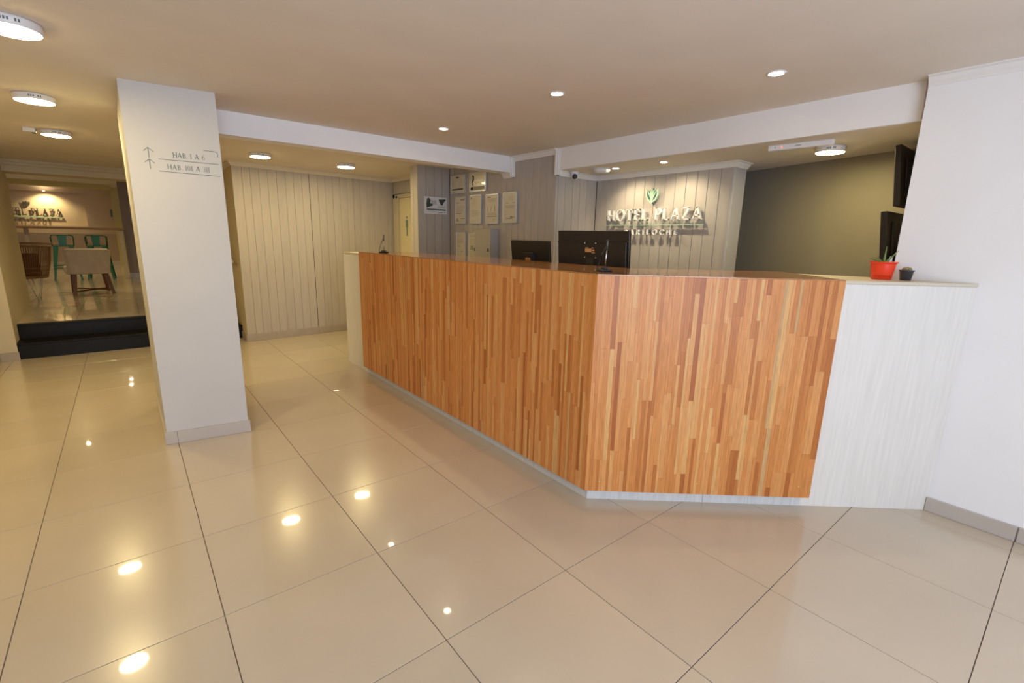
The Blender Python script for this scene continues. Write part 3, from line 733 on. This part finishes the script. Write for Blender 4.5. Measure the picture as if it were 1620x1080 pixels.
microphone(3.045, -1.367, 1.2452, math.radians(-20), 'gooseneck microphone near the corner of the wooden counter top')
microphone(2.99, 1.30, 1.2452, math.radians(30), 'small gooseneck microphone at the far left end of the counter')

# red pot with aloe
t = thing('potted_aloe', 'orange red plastic pot with a small spiky aloe on the white counter end', 'plant', (4.203, -2.297, 1.2392)); t.scale = (1.07, 1.07, 1.05)
b = bm_new(); lathe(b, [(.041, 0), (.0425, .002), (.052, .075), (.0525, .078), (.0565, .079), (.0585, .086), (.0590, .0875), (.0560, .0875), (.0545, .083), (.050, .075), (.044, .01), (.005, .008)], seg=40); obj('pot', b, M['red'], t, world=False)
b = bm_new(); lathe(b, [(.050, .072), (.03, .078), (.002, .079)], seg=20); obj('soil', b, M['soil'], t, world=False)
lv = [((0, 0), (.002, .0, .07), (.003, 0, .075), .0085), ((0, 0), (-.035, .03, .030), (-.062, .045, .028), .0075), ((0, 0), (.030*.77, -.030*.63, .022), (.062*.77, -.062*.63, .066), .008), ((0, 0), (.02, .03, .03), (.03, .045, .035), .006), ((0, 0), (-.035, -.01, .012), (-.06, .005, .006), .006)]
for i, (o0, p1, p2, wd) in enumerate(lv):
    b = bm_new(); P0 = Vector((0, 0, .076)); P1 = P0+Vector(p1); P2 = P0+Vector(p2); pts = [P0*(1-s_)**2+(P1*2)*s_*(1-s_)*.75+(P2)*s_**2 + P0*.5*s_*(1-s_) for s_ in (0, .2, .4, .6, .8, 1)]
    if i == 0: pts = [P0, P0+Vector((0, 0, .02)), P0+Vector((.001, 0, .05)), P0+Vector((.002, 0, .088))]
    tube(b, pts, wd, 7, .001); obj('leaf', b, M['green'], t, world=False)
b = bm_new(); box(b, (.0255, -.026, .076), (.0265, -.014, .112)); bmesh.ops.rotate(b, cent=(.026, -.02, .08), matrix=Matrix.Rotation(.7, 3, 'Z'), verts=b.verts[:]); obj('plant_tag', b, M['whiteplastic'], t, world=False)
# small pot with cactus
t = thing('potted_cactus', 'tiny round cactus in a dark grey pot beside the red pot', 'plant', (4.243, -2.392, 1.238))
b = bm_new(); lathe(b, [(.023, 0), (.024, .001), (.030, .045), (.0325, .046), (.0335, .053), (.031, .053), (.028, .046), (.022, .006), (.002, .005)], seg=32); obj('pot', b, M['potblack'], t, world=False)
b = bm_new(); lathe(b, [(.029, .044), (.015, .047), (.001, .047)], seg=16); obj('soil', b, M['soil'], t, world=False)
b = bm_new()
for a in range(7):
    rr = .0125 if a else 0; c = (rr*math.cos(a*PI/3), rr*math.sin(a*PI/3), .056+(.004 if a == 0 else 0))
    bmesh.ops.create_icosphere(b, subdivisions=2, radius=.0105, matrix=Matrix.Translation(c))
for vtx in b.verts: vtx.co += Vector((rnd.uniform(-1, 1), rnd.uniform(-1, 1), rnd.uniform(-1, 1)))*.0011
obj('cactus_body', b, M['cactus'], t, world=False)

# ------------------------------------------------------------------ computer monitors (seen from behind)
def monitor(x, y, zc, w_, h_, rz, tilt, label, style, desk=.925):
    """local: screen faces +x, back faces -x"""
    t = thing('computer_monitor', label, 'monitor', (x, y, desk), rz, 'monitors behind the counter')
    Tm = Matrix.Translation((0, 0, zc-desk)) @ Matrix.Rotation(tilt, 4, 'Y')
    def add(name, lo, hi, m_, bev=.002, par=t, tr=True):
        b = bm_new(); box(b, lo, hi, bev)
        if tr: bmesh.ops.transform(b, matrix=Tm, verts=b.verts[:])
        return obj(name, b, M[m_], par, world=False)
    add('screen_housing', (-.012, -w_/2, -h_/2), (.012, w_/2, h_/2), 'black', .003)
    add('screen', (.0118, -w_/2+.012, -h_/2+.015), (.0128, w_/2-.012, h_/2-.012), 'blackside', 0)
    VZ = .055
    if style == 'small':
        bp = add('stand_mount', (-.035, -.06, -.06), (-.012, .06, .055), 'black', .003)
        add('mount_side', (-.036, -.066, -.06), (-.011, -.0595, .055), 'blackside', .001)
        for q in range(7):
            b = bm_new(); yy = -.03+.009*q; box(b, (-.0362, yy-.004, -.02+.008*(q % 3)), (-.0352, yy+.004, .012+.005*(q % 2))); bmesh.ops.transform(b, matrix=Tm, verts=b.verts[:]); obj('sticker', b, M['label'], t, world=False)
    else:
        add('electronics_box', (-.030, -w_/2+.012, -h_/2+.02), (-.012, w_/2-.012, h_/2-.075), 'black', .003)
        add('ridge', (-.034, -w_/2+.010, h_/2-.079), (-.012, w_/2-.010, h_/2-.073), 'black', .0015)
        for sy in (-1, 1):
            for sz in (-1, 1):
                b = bm_new(); box(b, (-.0315, sy*.045-.0035, VZ+sz*.05-.0035), (-.0298, sy*.045+.0035, VZ+sz*.05+.0035), .0008); bmesh.ops.transform(b, matrix=Tm, verts=b.verts[:]); obj('screw', b, M['chrome'], t, world=False)
        for lo, hi in (((-.0312, -.012, -.058), (-.030, .042, -.034)), ((-.0312, -.036, -.05), (-.030, -.016, -.040)), ((-.0312, .012, -.030), (-.030, .04, -.026)), ((-.0312, -.04, -.064), (-.030, -.014, -.058)), ((-.0312, -.03, -.032), (-.030, -.012, -.026))):
            b = bm_new(); box(b, (lo[0], lo[1], lo[2]+.045+VZ), (hi[0], hi[1], hi[2]+.045+VZ)); bmesh.ops.transform(b, matrix=Tm, verts=b.verts[:]); obj('sticker', b, M['label'], t, world=False)
    b = bm_new(); box(b, (-.03, -.03, .01), (-.012, .03, zc-desk)); obj('stand', b, M['black'], t, world=False)
    b = bm_new(); box(b, (-.10, -.12, 0), (.10, .12, .012), .004); obj('stand_foot', b, M['black'], t, world=False)
    return t
monitor(3.69, -.035, 1.245, .475, .30, 0, math.radians(-7), 'smaller black monitor seen from behind, left of two on the desk', 'small')
monitor(3.66, -.735, 1.285, .60, .375, math.radians(7), math.radians(-5), 'larger black monitor seen from behind with orange sticker', 'large')
# two screens mounted on the hidden return wall, at the far right
for x, z0, z1, lb in ((4.82, 1.655, 2.02, 'upper black wall monitor edge above the red pot'), (4.77, 1.27, 1.625, 'lower black wall monitor edge directly behind the red pot')):
    t = thing('wall_monitor', lb, 'monitor', (x+.28, -2.315, (z0+z1)/2), 0, 'screens fixed on the far side of the white wall')
    for nm, lo, hi, mm, bv in (('screen_housing', (x, -2.155, z0), (x+.56, -2.122, z1), 'black', .003), ('screen', (x+.012, -2.1225, z0+.015), (x+.548, -2.121, z1-.012), 'blackside', 0), ('back_panel', (x+.10, -2.165, z0+.06), (x+.46, -2.155, z1-.06), 'black', .003)):
        b = bm_new(); box(b, lo, hi, bv); bmesh.ops.rotate(b, cent=(x, -2.14, (z0+z1)/2), matrix=Matrix.Rotation(math.radians(-7), 3, 'X'), verts=b.verts[:]); obj(nm, b, M[mm], t)
    b = bm_new(); box(b, (x+.23, -2.315, (z0+z1)/2-.04), (x+.33, -2.16, (z0+z1)/2+.04)); obj('wall_bracket', b, M['darkmetal'], t)

# ------------------------------------------------------------------ framed papers and cabinet on the certificate wall
def frame(yl, yr, zb, zt, label, prints, depth=.022, pm='paper'):
    """yl > yr ; seen from -x, left is larger y. prints: list of (u0,v0,u1,v1,dark) in 0..1 from lower left"""
    t = thing('framed_notice', label, 'framed notice', (WX, (yl+yr)/2, zb), 0, 'silver framed notices on the boarded walls')
    x1 = WX-.001; x0 = x1-depth; e = .009
    for lo, hi in (((x0, yr, zb), (x1, yr+e, zt)), ((x0, yl-e, zb), (x1, yl, zt)), ((x0, yr+e, zb), (x1, yl-e, zb+e)), ((x0, yr+e, zt-e), (x1, yl-e, zt))):
        b = bm_new(); box(b, lo, hi, .0012); obj('frame_rail', b, M['alu'], t)
    b = bm_new(); box(b, (x0+.004, yr+e, zb+e), (x1, yl-e, zt-e)); obj('sheet', b, M[pm], t)
    for dk in (0, 1):
        b = bm_new(); n = 0; W, Hh = yl-yr-2*e, zt-zb-2*e
        for u0, v0, u1, v1, d in prints:
            if d == dk:
                solid(b, R(u0*W, v0*Hh, u1*W, v1*Hh), (x0+.0040, yl-e, zb+e), (0, -1, 0), (0, 0, 1), (-1, 0, 0), .0005); n += 1
        if n: obj('print', b, M['printdark' if dk else 'print'], t)
        else: b.free()
    return t
def lines(u0, u1, v0, v1, n, h=.008, jag=.15, dark=0):
    out = []
    for i in range(n):
        v_ = v0+(v1-v0)*i/max(n-1, 1); out.append((u0, v_-h/2, u1-rnd.random()*jag, v_+h/2, dark))
    return out
ellip = lambda cu, cv, ru, rv, d: [(cu-ru*math.cos(a), cv+rv*math.sin(a)-.01, cu+ru*math.cos(a), cv+rv*math.sin(a)+.01, d) for a in [(-80+i*16)*PI/180 for i in range(11)]]
frame(2.325, 2.0, 1.935, 2.158, 'landscape notice with dark bar, upper left of the framed papers', [(.1, .16, .9, .25, 1), (.38, .84, .6, .92, 1)]+lines(.1, .48, .35, .72, 9)+lines(.52, .92, .35, .72, 9)+lines(.2, .8, .76, .79, 2)+[(.12, .04, .3, .08, 0)])
ring = []
for i in range(16):
    a = 2*PI*i/16; ring.append((.2+.075*math.cos(a)-.022, .70+.14*math.sin(a)-.035, .2+.075*math.cos(a)+.022, .70+.14*math.sin(a)+.035, 1))
frame(1.90, 1.565, 1.935, 2.158, 'landscape notice with a dark map pin, upper right of the framed papers', [(.05, .06, .95, .25, 0), (.06, .08, .22, .23, 1), (.17, .30, .23, .60, 1), (.15, .62, .25, .76, 0)]+ring+lines(.36, .92, .62, .90, 6, .012)+[(.38, .40, .42, .5, 0), (.5, .42, .55, .5, 0), (.65, .4, .67, .5, 0), (.8, .4, .82, .5, 0)])
frame(2.215, 1.985, 1.572, 1.902, 'first from left of four portrait notices in the middle row', [(.08, .06, .3, .18, 0), (.5, .16, .95, .175, 1), (.06, .37, .62, .385, 1)]+lines(.06, .95, .44, .66, 9)+[(.06, .76, .4, .79, 0), (.5, .86, .95, .93, 0)])
frame(1.893, 1.655, 1.570, 1.902, 'second from left of four portrait notices in the middle row', [(.08, .88, .16, .94, 1)]+lines(.1, .6, .62, .84, 6)+lines(.1, .92, .24, .46, 9)+lines(.2, .9, .05, .1, 2))
frame(1.560, 1.325, 1.564, 1.895, 'third from left of four portrait notices in the middle row', [(.1, .90, .4, .93, 1), (.05, .22, .95, .25, 0)]+lines(.15, .9, .76, .86, 5)+lines(.08, .95, .27, .36, 5)+[(.12, .4, .16, .58, 0), (.42, .4, .45, .58, 0), (.72, .4, .78, .62, 0), (.6, .12, .8, .14, 0)])
frame(1.240, 1.00, 1.570, 1.895, 'rightmost portrait notice standing apart from the other framed papers', lines(.4, .9, .78, .88, 3)+[(.2, .655, .42, .665, 1), (.7, .655, .92, .665, 1)]+lines(.18, .9, .48, .57, 5)+lines(.15, .35, .18, .40, 6)+[(.2, .12, .75, .15, 0), (.55, .15, .7, .22, 0), (.65, .16, .9, .19, 0)])
frame(2.205, 1.98, 1.16, 1.478, 'lower portrait notice left of the grey wall cabinet, fully visible', lines(.15, .6, .82, .9, 3)+lines(.1, .9, .55, .72, 7)+[(.2, .42, .5, .44, 0), (.3, .38, .34, .5, 0), (.5, .2, .75, .22, 0), (.6, .16, .64, .26, 0)])
frame(1.94, 1.70, 1.16, 1.470, 'lower notice partly tucked behind the grey wall cabinet', lines(.15, .7, .84, .93, 5)+lines(.15, .7, .56, .76, 6)+[(.2, .3, .5, .5, 0)]+lines(.15, .7, .12, .25, 4), depth=.012)
# cabinet
t = thing('wall_cabinet', 'grey metal electrical cabinet with a small lock on the boarded wall', 'cabinet', (WX, 1.49, 1.0))
b = bm_new(); box(b, (4.29, 1.334, .98), (WX-.001, 1.652, 1.508), .002); obj('body', b, M['coollit'], t)
b = bm_new(); box(b, (4.278, 1.336, .985), (4.290, 1.650, 1.506), .003); d_ = obj('cabinet_door', b, M['cabinet'], t)
b = bm_new(); box(b, (4.270, 1.37, 1.255), (4.279, 1.392, 1.29), .002); obj('lock', b, M['darkmetal'], d_)
b = bm_new(); box(b, (4.272, 1.642, 1.25), (4.28, 1.652, 1.29), .002); obj('hinge', b, M['darkmetal'], d_)

# advert on the partition facing -y
t = thing('advert_panel', 'landscape black and white advert panel on the partition beside the certificates', 'poster', (4.17, 2.372, 1.69), 0)
X0, X1_, z0, z1 = 4.012, 4.335, 1.685, 1.893
b = bm_new(); box(b, (X0, 2.358, z0), (X1_, 2.3715, z1), .002); obj('panel', b, M['paperwhite'], t)
W, Hh = X1_-X0, z1-z0
def pr(name, polys, mm):
    b = bm_new()
    for p in polys: solid(b, [(q[0]*W, q[1]*Hh) for q in p], (X0, 2.358, z0), (1, 0, 0), (0, 0, 1), (0, -1, 0), .0006)
    obj(name, b, M[mm], t)
pr('photo_print', [[(.10, .34), (.38, .50), (.36, .58), (.25, .62), (.28, .80), (.20, .93), (.12, .88), (.09, .6)], [(.62, .86), (.95, .90), (.93, .80), (.86, .72), (.80, .52), (.72, .55), (.66, .72)]], 'printdark')
pr('caption_bar', [R(.10, .22, .95, .30)], 'ink')
pr('print', [R(.30, .76-.06*i, .52, .79-.06*i) for i in range(4)]+[R(.6, .44-.05*i, .93, .46-.05*i) for i in range(2)]+[R(.15, .15, .5, .165), R(.3, .08, .45, .095), R(.62, .05, .67, .12), R(.7, .08, .8, .14), R(.85, .1, .92, .14)], 'print')
pr('bar_text', [R(.13+.1*i, .245, .19+.1*i, .27) for i in range(8)], 'paperwhite')

# ------------------------------------------------------------------ lounge beyond the steps
b = bm_new(); box(b, (1.10, 11.0, .34), (2.3, 11.15, 2.72)); wm = struct('wall_inner.001', b, M['purple'], 'mauve wall block at the right of the far lounge', 'wall')
b = bm_new(); box(b, (1.10, 10.985, .34), (2.18, 11.0, .44)); obj('skirting', b, M['coollit'], wm)
b = bm_new(); box(b, (.935, 15.9, .34), (1.3, 16.45, 2.63)); struct('pillar.001', b, M['yellowlit'], 'column with yellow lamp light put into its ochre colour at the end of the far lounge', 'pillar')
b = bm_new(); box(b, (-6, 16.5, .3), (2.3, 16.6, 2.72)); wfar = struct('wall_back.001', b, M['farwall'], 'pale wall at the end of the lounge with a lit niche', 'wall')
b = bm_new(); box(b, (.30, 16.38, 1.265), (2.2, 16.5, 2.63)); box(b, (-6, 16.38, 2.43), (.30, 16.5, 2.63)); box(b, (-6, 16.38, 1.265), (.30, 16.5, 1.477)); obj('niche_surround', b, M['farwall'], wfar)
b = bm_new(); box(b, (-6, 16.33, .34), (2.2, 16.5, 1.265)); obj('wainscot', b, mat('pinkish_paint', (.42, .33, .27), .7), wfar)
b = bm_new(); box(b, (-6, 16.30, .34), (.93, 16.33, .44)); obj('skirting', b, M['skirt'], wfar)
b = bm_new(); box(b, (-6.1, 4.5, .3), (-6, 16.6, 2.72)); box(b, (-6, 6.2, .3), (-.05, 6.35, 2.72)); struct('wall_left.001', b, M['farwall'], 'lounge side wall out of sight on the left', 'wall')
b = bm_new(); box(b, (-6, 6.3, 2.63), (-3.2, 16.6, 2.72)); struct('ceiling.002', b, M['ceiling'], 'lounge ceiling to the left', 'ceiling')
hotel_sign('dark letters of the hotel name in the lit niche at the lounge end', (0, 16.47, 0), (1, 0, 0), (0, -1, 0), -1.645, -.235, 1.745, .20, 1.69, 1.56, .085, -1.38, -.50, .012, M['darkletters'], M['mint'], M['darkletters'], (-.95, 2.06, .082))
b = bm_new(); box(b, (.93, 16.37, 1.72), (.97, 16.385, 2.0)); b.free()
tag(obj('wall_sticker', box(bm_new(), (.86, 16.372, 1.78), (.91, 16.381, 2.0)), M['ink']), 'small dark sticker on the far wall by the ochre column', 'sticker')
downlight(-.52, 16.2, 2.43+.0, 'bright spot washing the niche with dark letters in the lounge', .05, watt=40, aim=(-.52, 16.5, 1.6), spot=math.radians(130))
for x, y, lb in ((.1, 8.6, 'unseen spot added to brighten the lounge above the cream armchair'), (-2.2, 8.6, 'unseen spot added to brighten the lounge beyond the rattan chair'), (-2.2, 12.0, 'unseen spot added to brighten the lounge left of the high table'), (1.5, 8.0, 'unseen spot added to brighten the lounge before the mauve wall')):  # extra downlights out of view, added to brighten the lounge
    downlight(x, y, 2.63, lb, .05, watt=32, spot=math.radians(150))
# high table
t = thing('high_table', 'long bar height table with wooden top and pale legs behind the green stools', 'table', (.1, 11.0, .34))
b = bm_new(); box(b, (-2.0, 10.72, 1.385), (1.12, 11.35, 1.43), .003); obj('table_top', b, M['tablewood'], t)
for x, y in ((1.05, 10.78), (1.05, 11.28), (-.46, 10.98), (-1.95, 10.78)):
    b = bm_new(); prism(b, [(x-.035, y-.03), (x+.035, y-.03), (x+.035, y+.03), (x-.035, y+.03)], .34, 1.385, .003)
    obj('leg', b, M['linen'] if x > 0 else M['skirt'], t)
# stools
def stool(x, y, rz, label):
    t = thing('bar_stool', label, 'stool', (x, y, .34), rz, 'green metal stools at the high table')
    sh = .74; s2 = .155
    for sx in (-1, 1):
        for sy in (-1, 1):
            b = bm_new(); pts0 = [(sx*.225, sy*.225, 0), (sx*(s2), sy*s2, sh-.02)]
            # folded sheet leg: L section tapering to the foot
            for (dx, dy) in ((1, 0), (0, 1)):
                A = Vector(pts0[0]); B = Vector(pts0[1]); wt, wb_ = .085, .03
                d1 = Vector((-sx*dx, -sy*dy, 0)); th = Vector((-sx*dy, -sy*dx, 0))*.003
                vs_ = [A, A+d1*wb_, B+d1*wt, B]; a = [b.verts.new(q) for q in vs_]; c = [b.verts.new(q+th) for q in vs_]
                fs = [b.faces.new(a), b.faces.new(c[::-1])]+[b.faces.new((a[i], a[(i+1) % 4], c[(i+1) % 4], c[i])) for i in range(4)]
            bmesh.ops.recalc_face_normals(b, faces=b.faces[:]); obj('leg', b, M['stool'], t, world=False)
    b = bm_new()
    for z_, rr in ((.24, .20), (.30, .195)):
        tube(b, [(-rr, -rr, z_), (rr, -rr, z_), (rr, rr, z_), (-rr, rr, z_)], .009, 6, closed=True)
    obj('foot_ring', b, M['stool'], t, world=False)
    b = bm_new(); box(b, (-.165, -.165, sh-.045), (.165, .165, sh-.012), .01, 2); obj('seat_frame', b, M['stool'], t, world=False)
    b = bm_new(); box(b, (-.16, -.16, sh-.012), (.16, .16, sh+.012), .008, 2); obj('seat', b, M['seatwood'], t, world=False)
    b = bm_new(); zb, zt = sh-.03, sh+.185
    tube(b, [(-.165, -.13, zb), (-.175, -.175, zt-.05), (-.155, -.19, zt-.008), (-.12, -.195, zt), (.12, -.195, zt), (.155, -.19, zt-.008), (.175, -.175, zt-.05), (.165, -.13, zb)], .010, 8)
    tube(b, [(-.165, .05, zb), (-.172, .0, zt-.03), (-.165, -.05, zt-.012), (-.155, -.17, zt-.012)], .008, 8); tube(b, [(.165, .05, zb), (.172, .0, zt-.03), (.165, -.05, zt-.012), (.155, -.17, zt-.012)], .008, 8)
    obj('back_frame', b, M['stool'], t, world=False)
    b = bm_new(); solid(b, [(-.055, 0), (.055, 0), (.075, .20), (-.075, .20)], (0, -.182, sh-.02), (1, 0, 0), (0, 0, 1), (0, -1, 0), .004); obj('back_splat', b, M['stool'], t, world=False)
    return t
stool(.08, 10.72, math.radians(4), 'green metal bar stool with low back, left of the pair')
stool(.625, 10.72, math.radians(-3), 'green metal bar stool with low back, right of the pair')
# armchair, seen from behind
t = thing('armchair', 'cream fabric armchair with splayed brown wooden legs seen from behind', 'chair', (.565, 7.70, .34), math.radians(7))
b = bm_new()
pts = [(-.265, -.21), (.265, -.21), (.29, -.12), (.29, .05), (.24, .05), (.23, -.10), (-.23, -.10), (-.24, .05), (-.29, .05), (-.29, -.12)]
lo = [b.verts.new((x*.90, y, .335)) for x, y in pts]; hi = [b.verts.new((x*1.02, y-.035, .735-(.16 if y > 0 else 0))) for x, y in pts]
n = len(pts)
for i in range(n): b.faces.new((lo[i], lo[(i+1) % n], hi[(i+1) % n], hi[i]))
b.faces.new(lo[::-1]); b.faces.new(hi); bmesh.ops.recalc_face_normals(b, faces=b.faces[:])
bmesh.ops.bevel(b, geom=b.edges[:], offset=.018, segments=3, affect='EDGES', profile=.5)
obj('backrest', b, M['linen'], t, world=False)
b = bm_new(); box(b, (-.30, -.10, .325), (.23, .36, .45), .03, 3); obj('seat', b, M['linen'], t, world=False)
LG = [((-.20, -.13, .335), (-.235, -.22, 0)), ((.20, -.13, .335), (.255, -.22, 0)), ((-.20, .28, .335), (-.22, .34, 0)), ((.20, .28, .335), (.24, .34, 0))]
for a, c in LG:
    b = bm_new(); A = Vector(a); Cc = Vector(c)
    for q in (A, Cc): pass
    va = [b.verts.new(A+Vector((dx, dy, 0))) for dx, dy in ((-.028, -.022), (.028, -.022), (.028, .022), (-.028, .022))]
    vb = [b.verts.new(Cc+Vector((dx, dy, 0))) for dx, dy in ((-.022, -.018), (.022, -.018), (.022, .018), (-.022, .018))]
    b.faces.new(va); b.faces.new(vb[::-1])
    for i in range(4): b.faces.new((va[i], va[(i+1) % 4], vb[(i+1) % 4], vb[i]))
    bmesh.ops.recalc_face_normals(b, faces=b.faces[:]); obj('leg', b, M['legwood'], t, world=False)
for p, q in (((-.225, -.20, .05), (.23, .33, .05)), ((.245, -.20, .065), (-.215, .33, .065))):
    b = bm_new(); tube(b, [p, q], .013, 4); obj('stretcher', b, M['legwood'], t, world=False)
# rattan tub chair
cx, cy = -.16, 7.0
t = thing('rattan_chair', 'round brown rattan tub chair on thin white wire legs behind the wall', 'chair', (cx, cy, .34))
def ringpts(r, z, n=36, dz=0, a0=0, a1=360): return [(r*math.cos(math.radians(a0+(a1-a0)*i/(n))), r*.92*math.sin(math.radians(a0+(a1-a0)*i/(n))), z+dz*math.cos(math.radians(a0+(a1-a0)*i/n))) for i in range(n)]
b = bm_new(); tube(b, ringpts(.375, .835), .013, 6, closed=True); tube(b, ringpts(.365, .79), .010, 6, closed=True); obj('top_rim', b, M['rattan'], t, world=False)
b = bm_new()
for i in range(84):
    a = 2*PI*i/84; c_, s_ = math.cos(a), math.sin(a); tube(b, [(.365*c_, .335*s_, .79), (.33*c_, .305*s_, .55), (.28*c_, .26*s_, .34)], .0042, 4)
tag(obj('woven_cane', b, M['rattan'], t, world=False), kind='stuff')
b = bm_new()
for z_, r_q in ((.42, .30), (.48, .315), (.36, .285), (.34, .28)): tube(b, ringpts(r_q, z_), .007, 5, closed=True)
obj('weave_band', b, M['rattan'], t, world=False)
b = bm_new(); lathe(b, [(.27, .33), (.285, .35), (.27, .37), (.01, .375)], seg=28); obj('seat', b, M['rattan'], t, world=False)
b = bm_new(); box(b, (-.02, -.24, .37), (.24, -.14, .70), .035, 3); bmesh.ops.rotate(b, cent=(.1, -.2, .5), matrix=Matrix.Rotation(.5, 3, 'Z'), verts=b.verts[:]); obj('cushion', b, M['cushion'], t, world=False)
for k in range(4):
    a = PI/4+k*PI/2; b = bm_new(); top = [(.22*math.cos(a+e), .22*math.sin(a+e), .33) for e in (-.45, .45)]; ft = (.20*math.cos(a), .20*math.sin(a), 0)
    tube(b, [top[0], ft, top[1]], .006, 6); obj('leg', b, M['wire'], t, world=False)
b = bm_new(); tube(b, [(.14*math.cos(PI/4+k*PI/2), .14*math.sin(PI/4+k*PI/2), .12) for k in range(4)], .004, 5, closed=True); obj('leg_brace', b, M['wire'], t, world=False)

# clean helper property
for o in bpy.data.objects:
    if '_w' in o: del o['_w']
